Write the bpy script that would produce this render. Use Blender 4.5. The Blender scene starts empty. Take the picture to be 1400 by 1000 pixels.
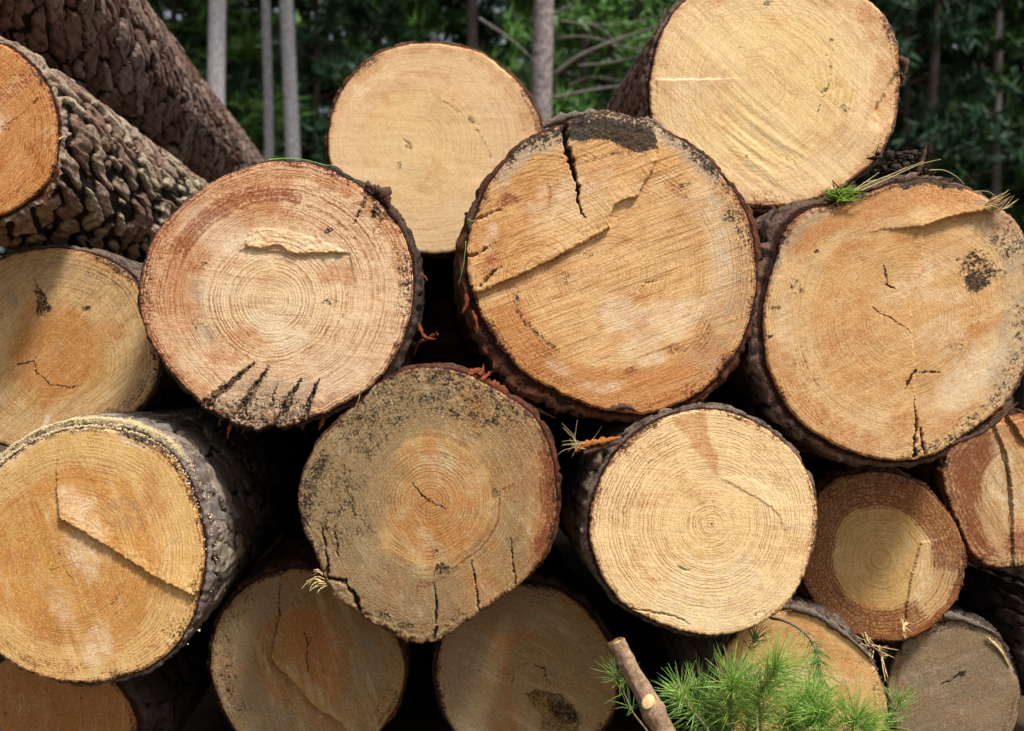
import bpy, math, random
import numpy as np
from mathutils import Vector

SC = bpy.context.scene
COL = SC.collection
random.seed(7)
RNG = np.random.default_rng(11)

# ------------------------------------------------------------------ camera
CAMZ = 0.62
FPX = 1500.0                      # focal length in pixels of a 1400 px wide picture
D0 = 1.5                          # distance of the front of the pile
cd = bpy.data.cameras.new('camera'); cam = bpy.data.objects.new('camera', cd); COL.objects.link(cam)
cam.location = (0, 0, CAMZ); cam.rotation_euler = (math.radians(90), 0, 0)
cd.sensor_width = 36.0; cd.lens = 36.0 * FPX / 1400.0
cd.clip_start = 0.02; cd.clip_end = 1000
cd.dof.use_dof = True; cd.dof.focus_distance = 1.52; cd.dof.aperture_fstop = 5.0
SC.camera = cam

# ------------------------------------------------------------------ sky, sun, exposure
SUN_EL, SUN_AZ = math.radians(56), math.radians(140)      # azimuth clockwise from +Y: behind the camera, to the right
w = bpy.data.worlds.new('World'); SC.world = w; w.use_nodes = True
nt = w.node_tree; nt.nodes.clear()
sky = nt.nodes.new('ShaderNodeTexSky'); sky.sky_type = 'NISHITA'; sky.sun_disc = False
sky.sun_elevation = SUN_EL; sky.sun_rotation = SUN_AZ; sky.dust_density = 3.0; sky.air_density = 1.0
hs = nt.nodes.new('ShaderNodeHueSaturation'); hs.inputs['Saturation'].default_value = 0.38
bg = nt.nodes.new('ShaderNodeBackground'); bg.inputs['Strength'].default_value = 0.092
wo = nt.nodes.new('ShaderNodeOutputWorld')
nt.links.new(sky.outputs[0], hs.inputs['Color']); nt.links.new(hs.outputs[0], bg.inputs[0]); nt.links.new(bg.outputs[0], wo.inputs[0])
sd = bpy.data.lights.new('sun', 'SUN'); sun = bpy.data.objects.new('sun', sd); COL.objects.link(sun)
sd.energy = 3.3; sd.angle = math.radians(9); sd.color = (1.0, 0.96, 0.91)
_s = Vector((math.sin(SUN_AZ) * math.cos(SUN_EL), math.cos(SUN_AZ) * math.cos(SUN_EL), math.sin(SUN_EL)))
sun.rotation_euler = _s.to_track_quat('Z', 'Y').to_euler(); sun.location = _s * 30
vs = SC.view_settings; vs.view_transform = 'Standard'; vs.look = 'None'; vs.gamma = 1.0; vs.exposure = 0.58
vs.use_curve_mapping = False

# ------------------------------------------------------------------ numpy helpers
def hsh(i, j, k=0.0):
    s = np.sin(i * 127.1 + j * 311.7 + k * 74.7 + 1.3) * 43758.5453
    return s - np.floor(s)
def vnoise(x, y, z=0.0, seed=0.0):
    x = np.asarray(x, float); y = np.asarray(y, float); z = np.zeros_like(x) + z + seed * 17.31
    xi, yi, zi = np.floor(x), np.floor(y), np.floor(z)
    fx, fy, fz = x - xi, y - yi, z - zi
    fx = fx * fx * (3 - 2 * fx); fy = fy * fy * (3 - 2 * fy); fz = fz * fz * (3 - 2 * fz)
    r = 0
    for a in (0, 1):
        for b in (0, 1):
            for c in (0, 1):
                r = r + hsh(xi + a, yi + b, zi + c) * (fx if a else 1 - fx) * (fy if b else 1 - fy) * (fz if c else 1 - fz)
    return r * 2 - 1
def fbm(x, y, z=0.0, seed=0.0, o=4):
    r = 0; a = 1.0; f = 1.0; t = 0
    for k in range(o):
        r = r + a * vnoise(np.asarray(x) * f, np.asarray(y) * f, np.asarray(z) * f, seed + k * 3.7); t += a; a *= 0.5; f *= 2.03
    return r / t
def sstep(a, b, x):
    t = np.clip((x - a) / (b - a), 0, 1); return t * t * (3 - 2 * t)
def seg_dist(x, y, P):
    best = np.full(x.shape, 1e9); tt = np.zeros(x.shape); n = len(P) - 1
    for i in range(n):
        (ax, ay), (bx, by) = P[i], P[i + 1]; dx, dy = bx - ax, by - ay; L = dx * dx + dy * dy + 1e-9
        t = np.clip(((x - ax) * dx + (y - ay) * dy) / L, 0, 1)
        d = np.hypot(x - ax - t * dx, y - ay - t * dy); m = d < best
        best = np.where(m, d, best); tt = np.where(m, (i + t) / n, tt)
    return best, tt
def poly_sd(x, y, P):
    d, _ = seg_dist(x, y, list(P) + [P[0]])
    ins = np.zeros(x.shape, bool); n = len(P)
    for i in range(n):
        (ax, ay), (bx, by) = P[i], P[(i + 1) % n]
        c = ((ay > y) != (by > y)) & (x < (bx - ax) * (y - ay) / ((by - ay) if by != ay else 1e-9) + ax); ins ^= c
    return np.where(ins, -d, d)
def W(px, py, d):
    return Vector(((px - 700) / FPX * d, d, CAMZ - (py - 500) / FPX * d))
def srgb(h, k=1.0):
    h = h.lstrip('#'); o = []
    for i in (0, 2, 4):
        c = int(h[i:i + 2], 16) / 255
        o.append(min(1.0, k * (c / 12.92 if c <= 0.04045 else ((c + 0.055) / 1.055) ** 2.4)))
    return tuple(o) + (1.0,)

def mesh_np(name, V, Q, T=None, attrs=None, smooth=True):
    V = np.asarray(V, np.float32); Q = np.asarray(Q, np.int32).reshape(-1, 4)
    T = np.zeros((0, 3), np.int32) if T is None else np.asarray(T, np.int32).reshape(-1, 3)
    me = bpy.data.meshes.new(name); nq, ntri = len(Q), len(T)
    me.vertices.add(len(V)); me.vertices.foreach_set('co', V.ravel())
    me.loops.add(nq * 4 + ntri * 3); me.loops.foreach_set('vertex_index', np.concatenate([Q.ravel(), T.ravel()]))
    me.polygons.add(nq + ntri)
    me.polygons.foreach_set('loop_start', np.concatenate([np.arange(nq) * 4, nq * 4 + np.arange(ntri) * 3]).astype(np.int32))
    if smooth: me.polygons.foreach_set('use_smooth', np.ones(nq + ntri, bool))
    for k, a in (attrs or {}).items():
        a = np.asarray(a, np.float32)
        if a.ndim == 1: me.attributes.new(k, 'FLOAT', 'POINT').data.foreach_set('value', a)
        else: me.attributes.new(k, 'FLOAT_COLOR', 'POINT').data.foreach_set('color', a.ravel())
    me.update(calc_edges=True); me.validate()
    return me
def obj(name, me, mat=None, parent=None, kind=None):
    o = bpy.data.objects.new(name, me); COL.objects.link(o)
    if mat and me is not None and not me.materials: me.materials.append(mat)
    if parent: o.parent = parent
    if kind: o['kind'] = kind
    return o
def tag(o, label, cat, group=None):
    o['label'] = label; o['category'] = cat
    if group: o['group'] = group
    return o
def empty(name, loc, label, cat, group=None):
    o = bpy.data.objects.new(name, None); COL.objects.link(o); o.location = loc; o.empty_display_size = 0.05
    return tag(o, label, cat, group)

class MB:
    """collects verts and faces of one mesh"""
    def __init__(s): s.V = []; s.Q = []; s.T = []; s.n = 0
    def add(s, V, Q=(), T=()):
        b = s.n; s.V.extend([tuple(v) for v in V]); s.n += len(V)
        s.Q.extend([[i + b for i in q] for q in Q]); s.T.extend([[i + b for i in t] for t in T])
    def tube(s, P, R, n=6, caps=True, rough=0.0):
        P = [Vector(p) for p in P]; m = len(P); V = []; up = None
        for i, p in enumerate(P):
            tg = (P[min(i + 1, m - 1)] - P[max(i - 1, 0)]).normalized()
            if up is None: up = tg.orthogonal().normalized()
            up = (up - tg * up.dot(tg)).normalized(); b = tg.cross(up)
            for k in range(n):
                a = 2 * math.pi * k / n; r = R[i] * (1 + rough * random.uniform(-1, 1))
                V.append(p + (up * math.cos(a) + b * math.sin(a)) * r)
        Q = [[i * n + k, i * n + (k + 1) % n, (i + 1) * n + (k + 1) % n, (i + 1) * n + k] for i in range(m - 1) for k in range(n)]
        T = []
        if caps:
            V += [P[0], P[-1]]; c0, c1 = m * n, m * n + 1
            T = [[c0, (k + 1) % n, k] for k in range(n)] + [[c1, (m - 1) * n + k, (m - 1) * n + (k + 1) % n] for k in range(n)]
        s.add(V, Q, T)
    def build(s, name, mat, parent=None, kind=None, smooth=True, attrs=None):
        return obj(name, mesh_np(name, s.V, s.Q, s.T, attrs, smooth), mat, parent, kind)
def spl(P, n=8):
    """smooth polyline through points (Catmull-Rom)"""
    P = [Vector(p) for p in P]; out = []
    for i in range(len(P) - 1):
        a, b, c, d = P[max(i - 1, 0)], P[i], P[i + 1], P[min(i + 2, len(P) - 1)]
        for k in range(n):
            t = k / n; out.append(0.5 * ((2 * b) + (c - a) * t + (2 * a - 5 * b + 4 * c - d) * t * t + (3 * b - a - 3 * c + d) * t ** 3))
    return out + [P[-1]]

# ------------------------------------------------------------------ material helpers
class NT:
    def __init__(s, name):
        s.m = bpy.data.materials.new(name); s.m.use_nodes = True; s.t = s.m.node_tree; s.t.nodes.clear()
        s.out = s.n('ShaderNodeOutputMaterial'); s.b = s.n('ShaderNodeBsdfPrincipled'); s.l(s.b.outputs[0], s.out.inputs[0])
    def n(s, t, **k):
        x = s.t.nodes.new(t)
        for a, v in k.items(): setattr(x, a, v)
        return x
    def l(s, a, b): s.t.links.new(a, b)
    def put(s, sock, v):
        if hasattr(v, 'is_linked') or hasattr(v, 'links'): s.l(v, sock)
        else: sock.default_value = v
    def math(s, op, a, b=0.0, c=0.0, clamp=False):
        x = s.n('ShaderNodeMath', operation=op, use_clamp=clamp)
        s.put(x.inputs[0], a); s.put(x.inputs[1], b); s.put(x.inputs[2], c); return x.outputs[0]
    def ss(s, v, a, b, lo=0.0, hi=1.0, smooth=True):
        x = s.n('ShaderNodeMapRange', interpolation_type='SMOOTHSTEP' if smooth else 'LINEAR')
        for i, q in enumerate((v, a, b, lo, hi)): s.put(x.inputs[i], q)
        return x.outputs[0]
    def mix(s, f, a, b, mode='MIX'):
        x = s.n('ShaderNodeMix', data_type='RGBA', blend_type=mode)
        s.put(x.inputs[0], f); s.put(x.inputs[6], a); s.put(x.inputs[7], b); return x.outputs[2]
    def noise(s, vec, scale, detail=3.0, rough=0.55, dist=0.0):
        x = s.n('ShaderNodeTexNoise'); s.put(x.inputs['Vector'], vec); x.inputs['Scale'].default_value = scale
        x.inputs['Detail'].default_value = detail; x.inputs['Roughness'].default_value = rough; x.inputs['Distortion'].default_value = dist
        return x.outputs[0]
    def attr(s, name, out='Fac'):
        return s.n('ShaderNodeAttribute', attribute_name=name).outputs[out]
    def attrn(s, name): return s.n('ShaderNodeAttribute', attribute_name=name)
    def coord(s, scale=1000.0, off=(0, 0, 0)):
        tc = s.n('ShaderNodeTexCoord'); mp = s.n('ShaderNodeMapping'); s.l(tc.outputs['Object'], mp.inputs[0])
        mp.inputs['Scale'].default_value = (scale,) * 3; mp.inputs['Location'].default_value = off; return mp.outputs[0]
    def mapped(s, vec, rot=(0, 0, 0), scale=(1, 1, 1)):
        a = s.n('ShaderNodeMapping'); s.l(vec, a.inputs[0]); a.inputs['Rotation'].default_value = rot
        b = s.n('ShaderNodeMapping'); s.l(a.outputs[0], b.inputs[0]); b.inputs['Scale'].default_value = scale; return b.outputs[0]
    def bump(s, h, strength, dist):
        x = s.n('ShaderNodeBump'); x.inputs['Strength'].default_value = strength; x.inputs['Distance'].default_value = dist
        s.put(x.inputs['Height'], h); s.l(x.outputs[0], s.b.inputs['Normal'])
    def done(s, col, rough=0.7, spec=0.3):
        s.put(s.b.inputs['Base Color'], col); s.put(s.b.inputs['Roughness'], rough); s.b.inputs['Specular IOR Level'].default_value = spec
        return s.m

def wood_mat(name, sap, heart, ringc, hb=0.6, spacing=5.0, ring=0.5, saw=30, sawamt=0.5, wet=0.0, red='#7a3412', fleck=0.3, mott=1.0, off=0.0, grey='#93836c', ray=0.3):
    """sawn end of a pine log: growth rings, heartwood, saw marks; stains come in as masks on the mesh"""
    s = NT(name); P = s.coord(1000.0, (off * 130.0, off * 71.0, off * 211.0))
    _a, _b = srgb(sap), srgb('#f8e3b8'); PALE = tuple(_a[i] * .45 + _b[i] * .55 for i in range(3)) + (1,)
    nl = s.noise(P, 0.014, 3); nm = s.noise(P, 0.055, 4, 0.6); nf = s.noise(P, 0.42, 4, 0.65); nx = s.noise(P, 1.4, 2, 0.6)
    r0 = s.attr('ring'); tt = s.attr('tt')
    # ring widths vary through the years
    cx = s.n('ShaderNodeCombineXYZ'); s.l(s.math('MULTIPLY', r0, 0.045), cx.inputs[0]); cx.inputs[1].default_value = off
    rn = s.noise(cx.outputs[0], 1.0, 3, 0.6)
    rr = s.math('ADD', r0, s.math('MULTIPLY', s.math('SUBTRACT', nm, 0.5), 5.0))
    ph = s.math('ADD', s.math('DIVIDE', rr, spacing), s.math('MULTIPLY', rn, 6.0))
    fr = s.math('FRACT', ph)
    late = s.math('MULTIPLY', s.ss(fr, 0.35, 0.9), s.ss(fr, 1.0, 0.9))
    big = s.noise(cx.outputs[0], 2.6, 2, 0.5)                    # some years stand out
    vis = s.math('MULTIPLY', s.ss(s.noise(P, 0.022, 3, 0.6), 0.32, 0.66, 0.15, 1.0), s.ss(big, 0.3, 0.65, 0.35, 1.0))
    vis = s.math('MULTIPLY', vis, s.ss(nf, 0.25, 0.6, 0.5, 1.0))
    # heartwood and sapwood
    z = s.ss(s.math('ADD', tt, s.math('MULTIPLY', s.math('SUBTRACT', nl, 0.5), 0.22)), hb + 0.05, hb - 0.05)
    base = s.mix(z, srgb(sap), srgb(heart))
    mo = s.math('ADD', s.math('MULTIPLY', s.math('SUBTRACT', nl, 0.5), 0.55 * mott), s.math('MULTIPLY', s.math('SUBTRACT', nm, 0.5), 0.55 * mott))
    base = s.mix(s.ss(mo, 0.02, 0.3, 0.0, 0.55), base, srgb(ringc))
    base = s.mix(s.ss(mo, -0.02, -0.3, 0.0, 0.5), base, PALE)
    md = s.noise(P, 0.03, 5, 0.65, 0.6); me_ = s.noise(s.mapped(P, (0, math.radians(saw), 0), (0.01, 0.01, 0.06)), 1.0, 4, 0.6, 0.4)
    base = s.mix(s.ss(md, 0.5, 0.72, 0.0, 0.5 * mott), base, srgb('#bd7a3a')); base = s.mix(s.ss(me_, 0.5, 0.3, 0.0, 0.45 * mott), base, PALE)
    base = s.mix(s.ss(s.noise(P, 0.019, 4, 0.6), 0.56, 0.72, 0.0, 0.28 * mott), base, srgb('#a08558'))
    base = s.mix(s.math('MULTIPLY', late, s.math('MULTIPLY', vis, min(1.0, ring * 1.25))), base, srgb(ringc))
    # fibres running out from the pith
    rd = s.attrn('dirn').outputs['Vector']; rv = s.n('ShaderNodeVectorMath', operation='MULTIPLY'); s.l(rd, rv.inputs[0]); rv.inputs[1].default_value = (46, 46, 0.02)
    rayn = s.noise(rv.outputs[0], 1.0, 3, 0.6)
    base = s.mix(s.ss(rayn, 0.55, 0.78, 0.0, ray), base, srgb(ringc))
    # saw marks
    sm = s.mapped(P, (0, math.radians(saw), 0), (0.012, 0.012, 0.33)); sn = s.noise(sm, 1.0, 4, 0.65, 0.3)
    sm2 = s.mapped(P, (0, math.radians(saw + 14), 0), (0.02, 0.02, 0.9)); sn2 = s.noise(sm2, 1.0, 3, 0.6, 0.2)
    base = s.mix(s.ss(sn, 0.5, 0.7, 0.0, min(.9, 0.7 * sawamt)), base, srgb(ringc))
    base = s.mix(s.ss(sn2, 0.5, 0.3, 0.0, 0.5 * sawamt), base, PALE)
    # resin flecks that sit in the dark wood of the rings, loose dirt specks
    base = s.mix(s.math('MULTIPLY', s.math('MULTIPLY', s.ss(nx, 0.5, 0.62), s.ss(fr, 0.3, 0.7)), s.math('MULTIPLY', fleck, s.ss(nm, 0.4, 0.62))), base, srgb(red))
    spk = s.ss(s.noise(P, 0.62, 1, 0.4), 0.72, 0.78); base = s.mix(s.math('MULTIPLY', spk, 0.45), base, srgb('#4a3320'))
    lint = s.ss(s.noise(s.mapped(P, (0.3, 0.2, 0.1), (1, 1, 1.6)), 0.5, 1, 0.4), 0.735, 0.78); base = s.mix(s.math('MULTIPLY', lint, 0.6), base, srgb('#fbeccb'))
    # stains
    a1 = s.attrn('st1'); a2 = s.attrn('st2'); s1 = s.n('ShaderNodeSeparateColor'); s.l(a1.outputs['Color'], s1.inputs[0])
    s2 = s.n('ShaderNodeSeparateColor'); s.l(a2.outputs['Color'], s2.inputs[0])
    st_ = lambda v: s.ss(v, 0.26, 0.74, -0.25, 1.25, False)
    streak = st_(s.noise(s.mapped(P, (0, math.radians(saw + 4), 0), (0.05, 0.05, 0.4)), 1.0, 4, 0.7))
    nA = s.math('ADD', s.math('MULTIPLY', st_(nm), 0.4), s.math('ADD', s.math('MULTIPLY', st_(nf), 0.35), s.math('MULTIPLY', streak, 0.25)))
    nC = st_(s.noise(P, 0.28, 4, 0.75))
    nB = s.math('ADD', s.math('MULTIPLY', st_(s.noise(P, 0.07, 5, 0.75)), 0.4), s.math('ADD', s.math('MULTIPLY', nC, 0.4), s.math('MULTIPLY', streak, 0.2)))
    nB2 = s.math('ADD', s.math('MULTIPLY', nB, 0.78), s.math('MULTIPLY', late, 0.24))
    def lay(base, mask, nz, col, amt, lo=0.82, hi=1.12, var=0.66):
        gate = s.ss(mask, 0.0, 0.22); mk = s.math('MULTIPLY', mask, 1.08)
        f = s.math('MULTIPLY', s.ss(s.math('ADD', mk, nz), lo, hi), gate)
        return s.mix(s.math('MULTIPLY', f, s.math('MULTIPLY', s.ss(nC, 0.0, 1.0, var, 1.0), amt)), base, col)
    base = lay(base, s2.outputs[0], nA, srgb('#b2682a'), 0.7, 0.6, 1.4)             # orange
    base = lay(base, s1.outputs[2], nA, srgb(grey), 0.82, 0.6, 1.35)                 # weathered grey
    base = lay(base, a1.outputs['Alpha'], nB, srgb('#f4e3c3'), 0.7, 0.7, 1.35)       # pale bruised fibre
    nD = st_(s.noise(P, 0.55, 2, 0.6))
    base = s.mix(s.ss(nC, 0.5, 1.1, 0.0, 0.42), base, srgb(ringc)); base = s.mix(s.ss(nC, 0.4, -0.2, 0.0, 0.25), base, PALE); base = s.mix(s.ss(nD, 0.6, 1.15, 0.0, 0.4), base, srgb(ringc)); base = s.mix(s.ss(nD, 0.4, -0.1, 0.0, 0.3), base, PALE)
    base = lay(base, s1.outputs[0], nB2, srgb(red), 0.9, 0.72, 1.25)                 # red resin
    base = lay(base, s2.outputs[2], nB, srgb('#c4964f'), 0.7, 0.7, 1.25)              # torn yellow fibre
    base = lay(base, s1.outputs[1], nB, srgb('#17130f'), 0.97, 0.75, 1.12, 0.88)            # black soil
    base = lay(base, s2.outputs[1], nB, srgb('#150e08'), 0.92, 0.75, 1.1, 0.85)             # old crack
    bev = s.math('ADD', s.math('MULTIPLY', late, s.math('MULTIPLY', vis, -0.5 * ring)), s.math('ADD', s.math('MULTIPLY', sn, 1.3 * sawamt), s.math('ADD', s.math('MULTIPLY', nf, 0.9), s.math('MULTIPLY', nx, 0.35))))
    s.bump(bev, 0.8, 0.0011)
    rg = s.ss(s1.outputs[0], 0.3, 0.8, 0.78 - wet * 0.25, 0.5)
    return s.done(base, rg, 0.25)

def bark_mat(name, pal=('#8c7a6c', '#6a5a50', '#b09a7e', '#4e3f36'), inner='#6b2c14', groove='#1f1712', lich=0.0, off=0.0, dust=0.0):
    s = NT(name); P = s.coord(1000.0, (off * 91, off * 37, off * 53))
    pid = s.attr('pid'); pl = s.attr('pl'); bd = s.attr('bd')
    n1 = s.noise(P, 0.05, 4, 0.6); n2 = s.noise(P, 0.3, 4, 0.7); n3 = s.noise(P, 1.1, 3, 0.7)
    pn = s.math('ADD', pid, s.math('MULTIPLY', s.math('SUBTRACT', n1, .5), .8)); c = s.mix(s.ss(pn, 0.2, 0.5), srgb(pal[0]), srgb(pal[1])); c = s.mix(s.ss(pn, 0.6, 0.75), c, srgb(pal[2]))
    c = s.mix(s.ss(s.math('ADD', n1, s.math('MULTIPLY', n2, 0.4)), 0.65, 0.9), c, srgb(pal[3]))
    c = s.mix(s.ss(n2, 0.5, 0.68, 0.0, 0.65), c, srgb(pal[2])); c = s.mix(s.ss(n2, 0.48, 0.33, 0, 0.8), c, srgb(pal[3])); c = s.mix(s.ss(n3, 0.5, 0.35, 0, 0.5), c, srgb(pal[3])); c = s.mix(s.ss(s.noise(P, .09, 3, .6), .56, .68, 0, .45), c, srgb('#7d4a30'))
    if lich: c = s.mix(s.ss(s.noise(P, 0.028, 3, 0.65), 0.58, 0.68, 0, lich), c, srgb('#aaa69a'))
    c = s.mix(s.ss(s.math('ADD', pl, s.math('MULTIPLY', s.math('SUBTRACT', n2, 0.5), 0.9)), 0.62, 0.2, 0, 0.95), c, srgb(groove))
    if dust: c = s.mix(s.math('MULTIPLY', s.ss(s.math('ADD', s.attr('dust'), s.math('MULTIPLY', s.math('SUBTRACT', n3, 0.5), 1.4)), 0.45, 0.7), dust), c, srgb('#e2cb9c'))
    cin = s.mix(s.ss(n2, .3, .58), srgb(inner, .75), srgb('#1c0e09')); cin = s.mix(s.ss(n3, 0.55, 0.7, 0, 0.6), cin, srgb('#9a5a30')); cin = s.mix(s.ss(n1, .5, .62, 0, .8), cin, srgb('#2a1c15'))
    c = s.mix(s.ss(s.math('ADD', bd, s.math('MULTIPLY', s.math('SUBTRACT', n2, 0.5), 0.35)), 0.4, 0.68), cin, c)
    s.bump(s.math('ADD', s.math('MULTIPLY', n2, 1.0), s.math('MULTIPLY', n3, 0.6)), 1.0, 0.004)
    return s.done(c, 0.85, 0.25)

def plain_mat(name, c1, c2, scale=0.3, rough=0.8, c3=None, bump=0.001, spec=0.25, trans=None):
    s = NT(name); P = s.coord(1000.0)
    n1 = s.noise(P, scale, 4, 0.65); c = s.mix(s.ss(n1, 0.35, 0.65), srgb(c1), srgb(c2))
    if c3: c = s.mix(s.ss(s.noise(P, scale * 3.1, 3, 0.6), 0.55, 0.7), c, srgb(c3))
    if bump: s.bump(n1, 0.7, bump)
    return s.done(c, rough, spec)

# ------------------------------------------------------------------ the log builder
def cr(ox, oy, sc):
    return lambda x, y: (ox + x / sc, oy + y / sc)
cA = cr(0, 0, 2.857); cD = cr(170, 200, 2.38); cF = cr(600, 130, 2.128); cH = cr(1000, 200, 2.2225); cI = cr(0, 330, 1.587)
cJ = cr(380, 480, 1.923); cK = cr(760, 540, 2.173); cE = cr(400, 0, 1.4); cG = cr(880, 0, 3.448); cO = cr(260, 740, 3.847)
cM = cr(1080, 540, 2.175)
def pts(c, flat): return [c(flat[i], flat[i + 1]) for i in range(0, len(flat), 2)]
def circ(cx, cy, r, ry=None, n=14, seed=1):
    q = random.Random(seed); return [(cx + r * q.uniform(.97, 1.03) * math.cos(a), cy + (ry or r) * q.uniform(.97, 1.03) * math.sin(a)) for a in [2 * math.pi * k / n for k in range(n)]]

def polar(pt, c, th, smooth=3):
    a = np.array([math.atan2(y - c[1], x - c[0]) % (2 * math.pi) for x, y in pt]); r = np.array([math.hypot(x - c[0], y - c[1]) for x, y in pt])
    o = np.argsort(a); a, r = a[o], r[o]
    a = np.concatenate([a - 2 * math.pi, a, a + 2 * math.pi]); r = np.concatenate([r, r, r])
    R = np.interp(th, a, r); k = max(1, int(len(th) / 60)); ker = np.hanning(2 * k + 3); ker /= ker.sum()
    for _ in range(2): R = np.convolve(np.concatenate([R[-k - 1:], R, R[:k + 1]]), ker, 'valid')
    return R
def angval(spec, th, default):
    """value that changes round the log; list of (degrees clockwise from the right, value)"""
    if not spec: return np.full(th.shape, float(default))
    a = np.array([math.radians(x) for x, _ in spec]); v = np.array([y for _, y in spec], float); o = np.argsort(a); a, v = a[o], v[o]
    return np.interp(th, np.concatenate([a - 2 * math.pi, a, a + 2 * math.pi]), np.concatenate([v, v, v]))

def biggest(Q, idx):
    """largest connected set of faces among idx"""
    par = {}
    def find(a):
        while par.setdefault(a, a) != a: par[a] = par[par[a]]; a = par[a]
        return a
    for f in Q[idx].tolist():
        r = find(f[0])
        for v in f[1:]: par[find(v)] = r
    g = {}
    for i, f in zip(idx.tolist(), Q[idx][:, 0].tolist()): g.setdefault(find(f), []).append(i)
    return np.array(max(g.values(), key=len))

def build_log(k, S):
    cx, cy = S['c']; pith = S.get('pith', S['c']); d = S['d'] * D0; s = d / FPX; vp = S.get('vp', (600, 490)); seed = S['seed']
    nT, nR = S.get('res', (384, 84))
    root = empty('pine_log', W(cx, cy, d), S['label'], 'log', 'pine logs stacked in a pile')
    th = np.linspace(0, 2 * math.pi, nT, endpoint=False)
    R = polar(S['out'], pith, th)
    jag = angval(S.get('jag'), th, 0.8)
    co, si = np.cos(th), np.sin(th)
    R = R + fbm(co * 9, si * 9, 0, seed, 4) * 2.2 * np.maximum(jag, .6) + jag * fbm(co * 31, si * 31, 0, seed + 5, 4) * 1.2
    Rm = R.mean()
    # ---- sawn face
    t = np.concatenate([[0.012], np.linspace(0.012, 1, nR)[1:]]) ; T2, TH = np.meshgrid(t, th, indexing='ij')
    RR = np.broadcast_to(R, T2.shape)
    X = pith[0] + T2 * RR * np.cos(TH); Y = pith[1] + T2 * RR * np.sin(TH)
    x, y = X.ravel(), Y.ravel(); tt = T2.ravel(); rad = (T2 * RR).ravel()
    wx = x + 7 * fbm(x * .045, y * .045, 0, seed + 21, 3); wy = y + 7 * fbm(x * .045, y * .045, 9, seed + 22, 3)
    fx = x + 2.2 * fbm(x * .16, y * .16, 0, seed + 31, 3); fy = y + 2.2 * fbm(x * .16, y * .16, 5, seed + 32, 3)
    h = 1.6 * fbm(x * .011, y * .011, 0, seed, 3) * 1.3
    sa = math.radians(S.get('saw', 30)); u = -x * math.sin(sa) + y * math.cos(sa); v = x * math.cos(sa) + y * math.sin(sa)
    h = h + S.get('sawh', 0.35) * fbm(u * .11, v * .008, 0, seed + 3, 3) + 0.22 * fbm(x * .2, y * .2, 0, seed + 8, 3)
    ring = rad * (1 - tt) + tt * tt * Rm
    st1 = np.zeros((len(x), 4)); st2 = np.zeros((len(x), 4))
    CH = {'red': (st1, 0), 'black': (st1, 1), 'grey': (st1, 2), 'pale': (st1, 3), 'orange': (st2, 0), 'crack': (st2, 1), 'torn': (st2, 2)}
    for q in S.get('steps', []):
        sdv = poly_sd(fx, fy, q['poly']) + 1.6 * fbm(x * .35, y * .35, 0, seed + 33, 2); ed, _ = seg_dist(x, y, q['edge'])
        m = sstep(0.9, -0.9, sdv)
        h = h + m * q['h'] * np.exp(-ed / q.get('fade', 60)) 
        if 'pith' in q:
            ring = np.where(sdv < 0, np.hypot(x - q['pith'][0], (y - q['pith'][1]) * q.get('sq', 1.0)) + q.get('ro', 0), ring)
        if q.get('torn'): h = h + m * q.get('rough', 3.0) * q['torn'] * np.exp(-ed / q.get('rw', 14)) * fbm(x * .3, y * .3, 0, seed + 35, 3)
        if q.get('torn'): st2[:, 2] = np.maximum(st2[:, 2], q['torn'] * m * np.exp(-ed / 7))
        if q.get('lip'): st1[:, 3] = np.maximum(st1[:, 3], q['lip'] * m * np.exp(-ed / 4))
    for q in S.get('ridges', []):                 # washboard left by the saw
        (ax, ay), (bx, by), per, amp, wid = q
        dx, dy = bx - ax, by - ay; L = math.hypot(dx, dy); uu = ((x - ax) * -dy + (y - ay) * dx) / L; vv = ((x - ax) * dx + (y - ay) * dy) / L
        wv = 2.2 * fbm((uu + 0.0011 * (vv - L / 2) ** 2) / per * 1.25, vv * .012, 0, seed + 41, 2)
        h = h + amp * wv * np.exp(-(uu / wid) ** 2) * sstep(-20, 40, vv) * sstep(L + 20, L - 40, vv)
    for q in S.get('cracks', []):
        P, w0, w1, dep = q[:4]; kx = x + 3.4 * fbm(x * .07, y * .07, 0, seed + 52, 2) + 1.5 * fbm(x * .38, y * .38, 0, seed + 53, 2); ky = y + 3.4 * fbm(x * .07, y * .07, 4, seed + 54, 2) + 1.5 * fbm(x * .38, y * .38, 4, seed + 55, 2)
        dd, ct = seg_dist(kx, ky, P); ww = np.maximum((w0 * (1 - ct) + w1 * ct) / 2, .35) * np.clip(.85 + 1.1 * fbm(x * .16, y * .16, 0, seed + 51, 3), .12, 2) * (.45 + .55 * sstep(0, .3, ct)) * (1 if w1 > 3 else (.3 + .7 * sstep(1, .6, ct)))
        m = np.clip(1 - (dd / np.maximum(ww, .3)) ** 2, 0, 1) ** .5
        h = h - dep * m; st2[:, 1] = np.maximum(st2[:, 1], sstep(1.5, 0.4, dd / np.maximum(ww, 1.0)) * (q[4] if len(q) > 4 else 0.8))
    rq = random.Random(seed * 13 + 5); gen = []; am_ = S.get('blot', 1.0); sdg = S.get('saw', 30)
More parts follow.
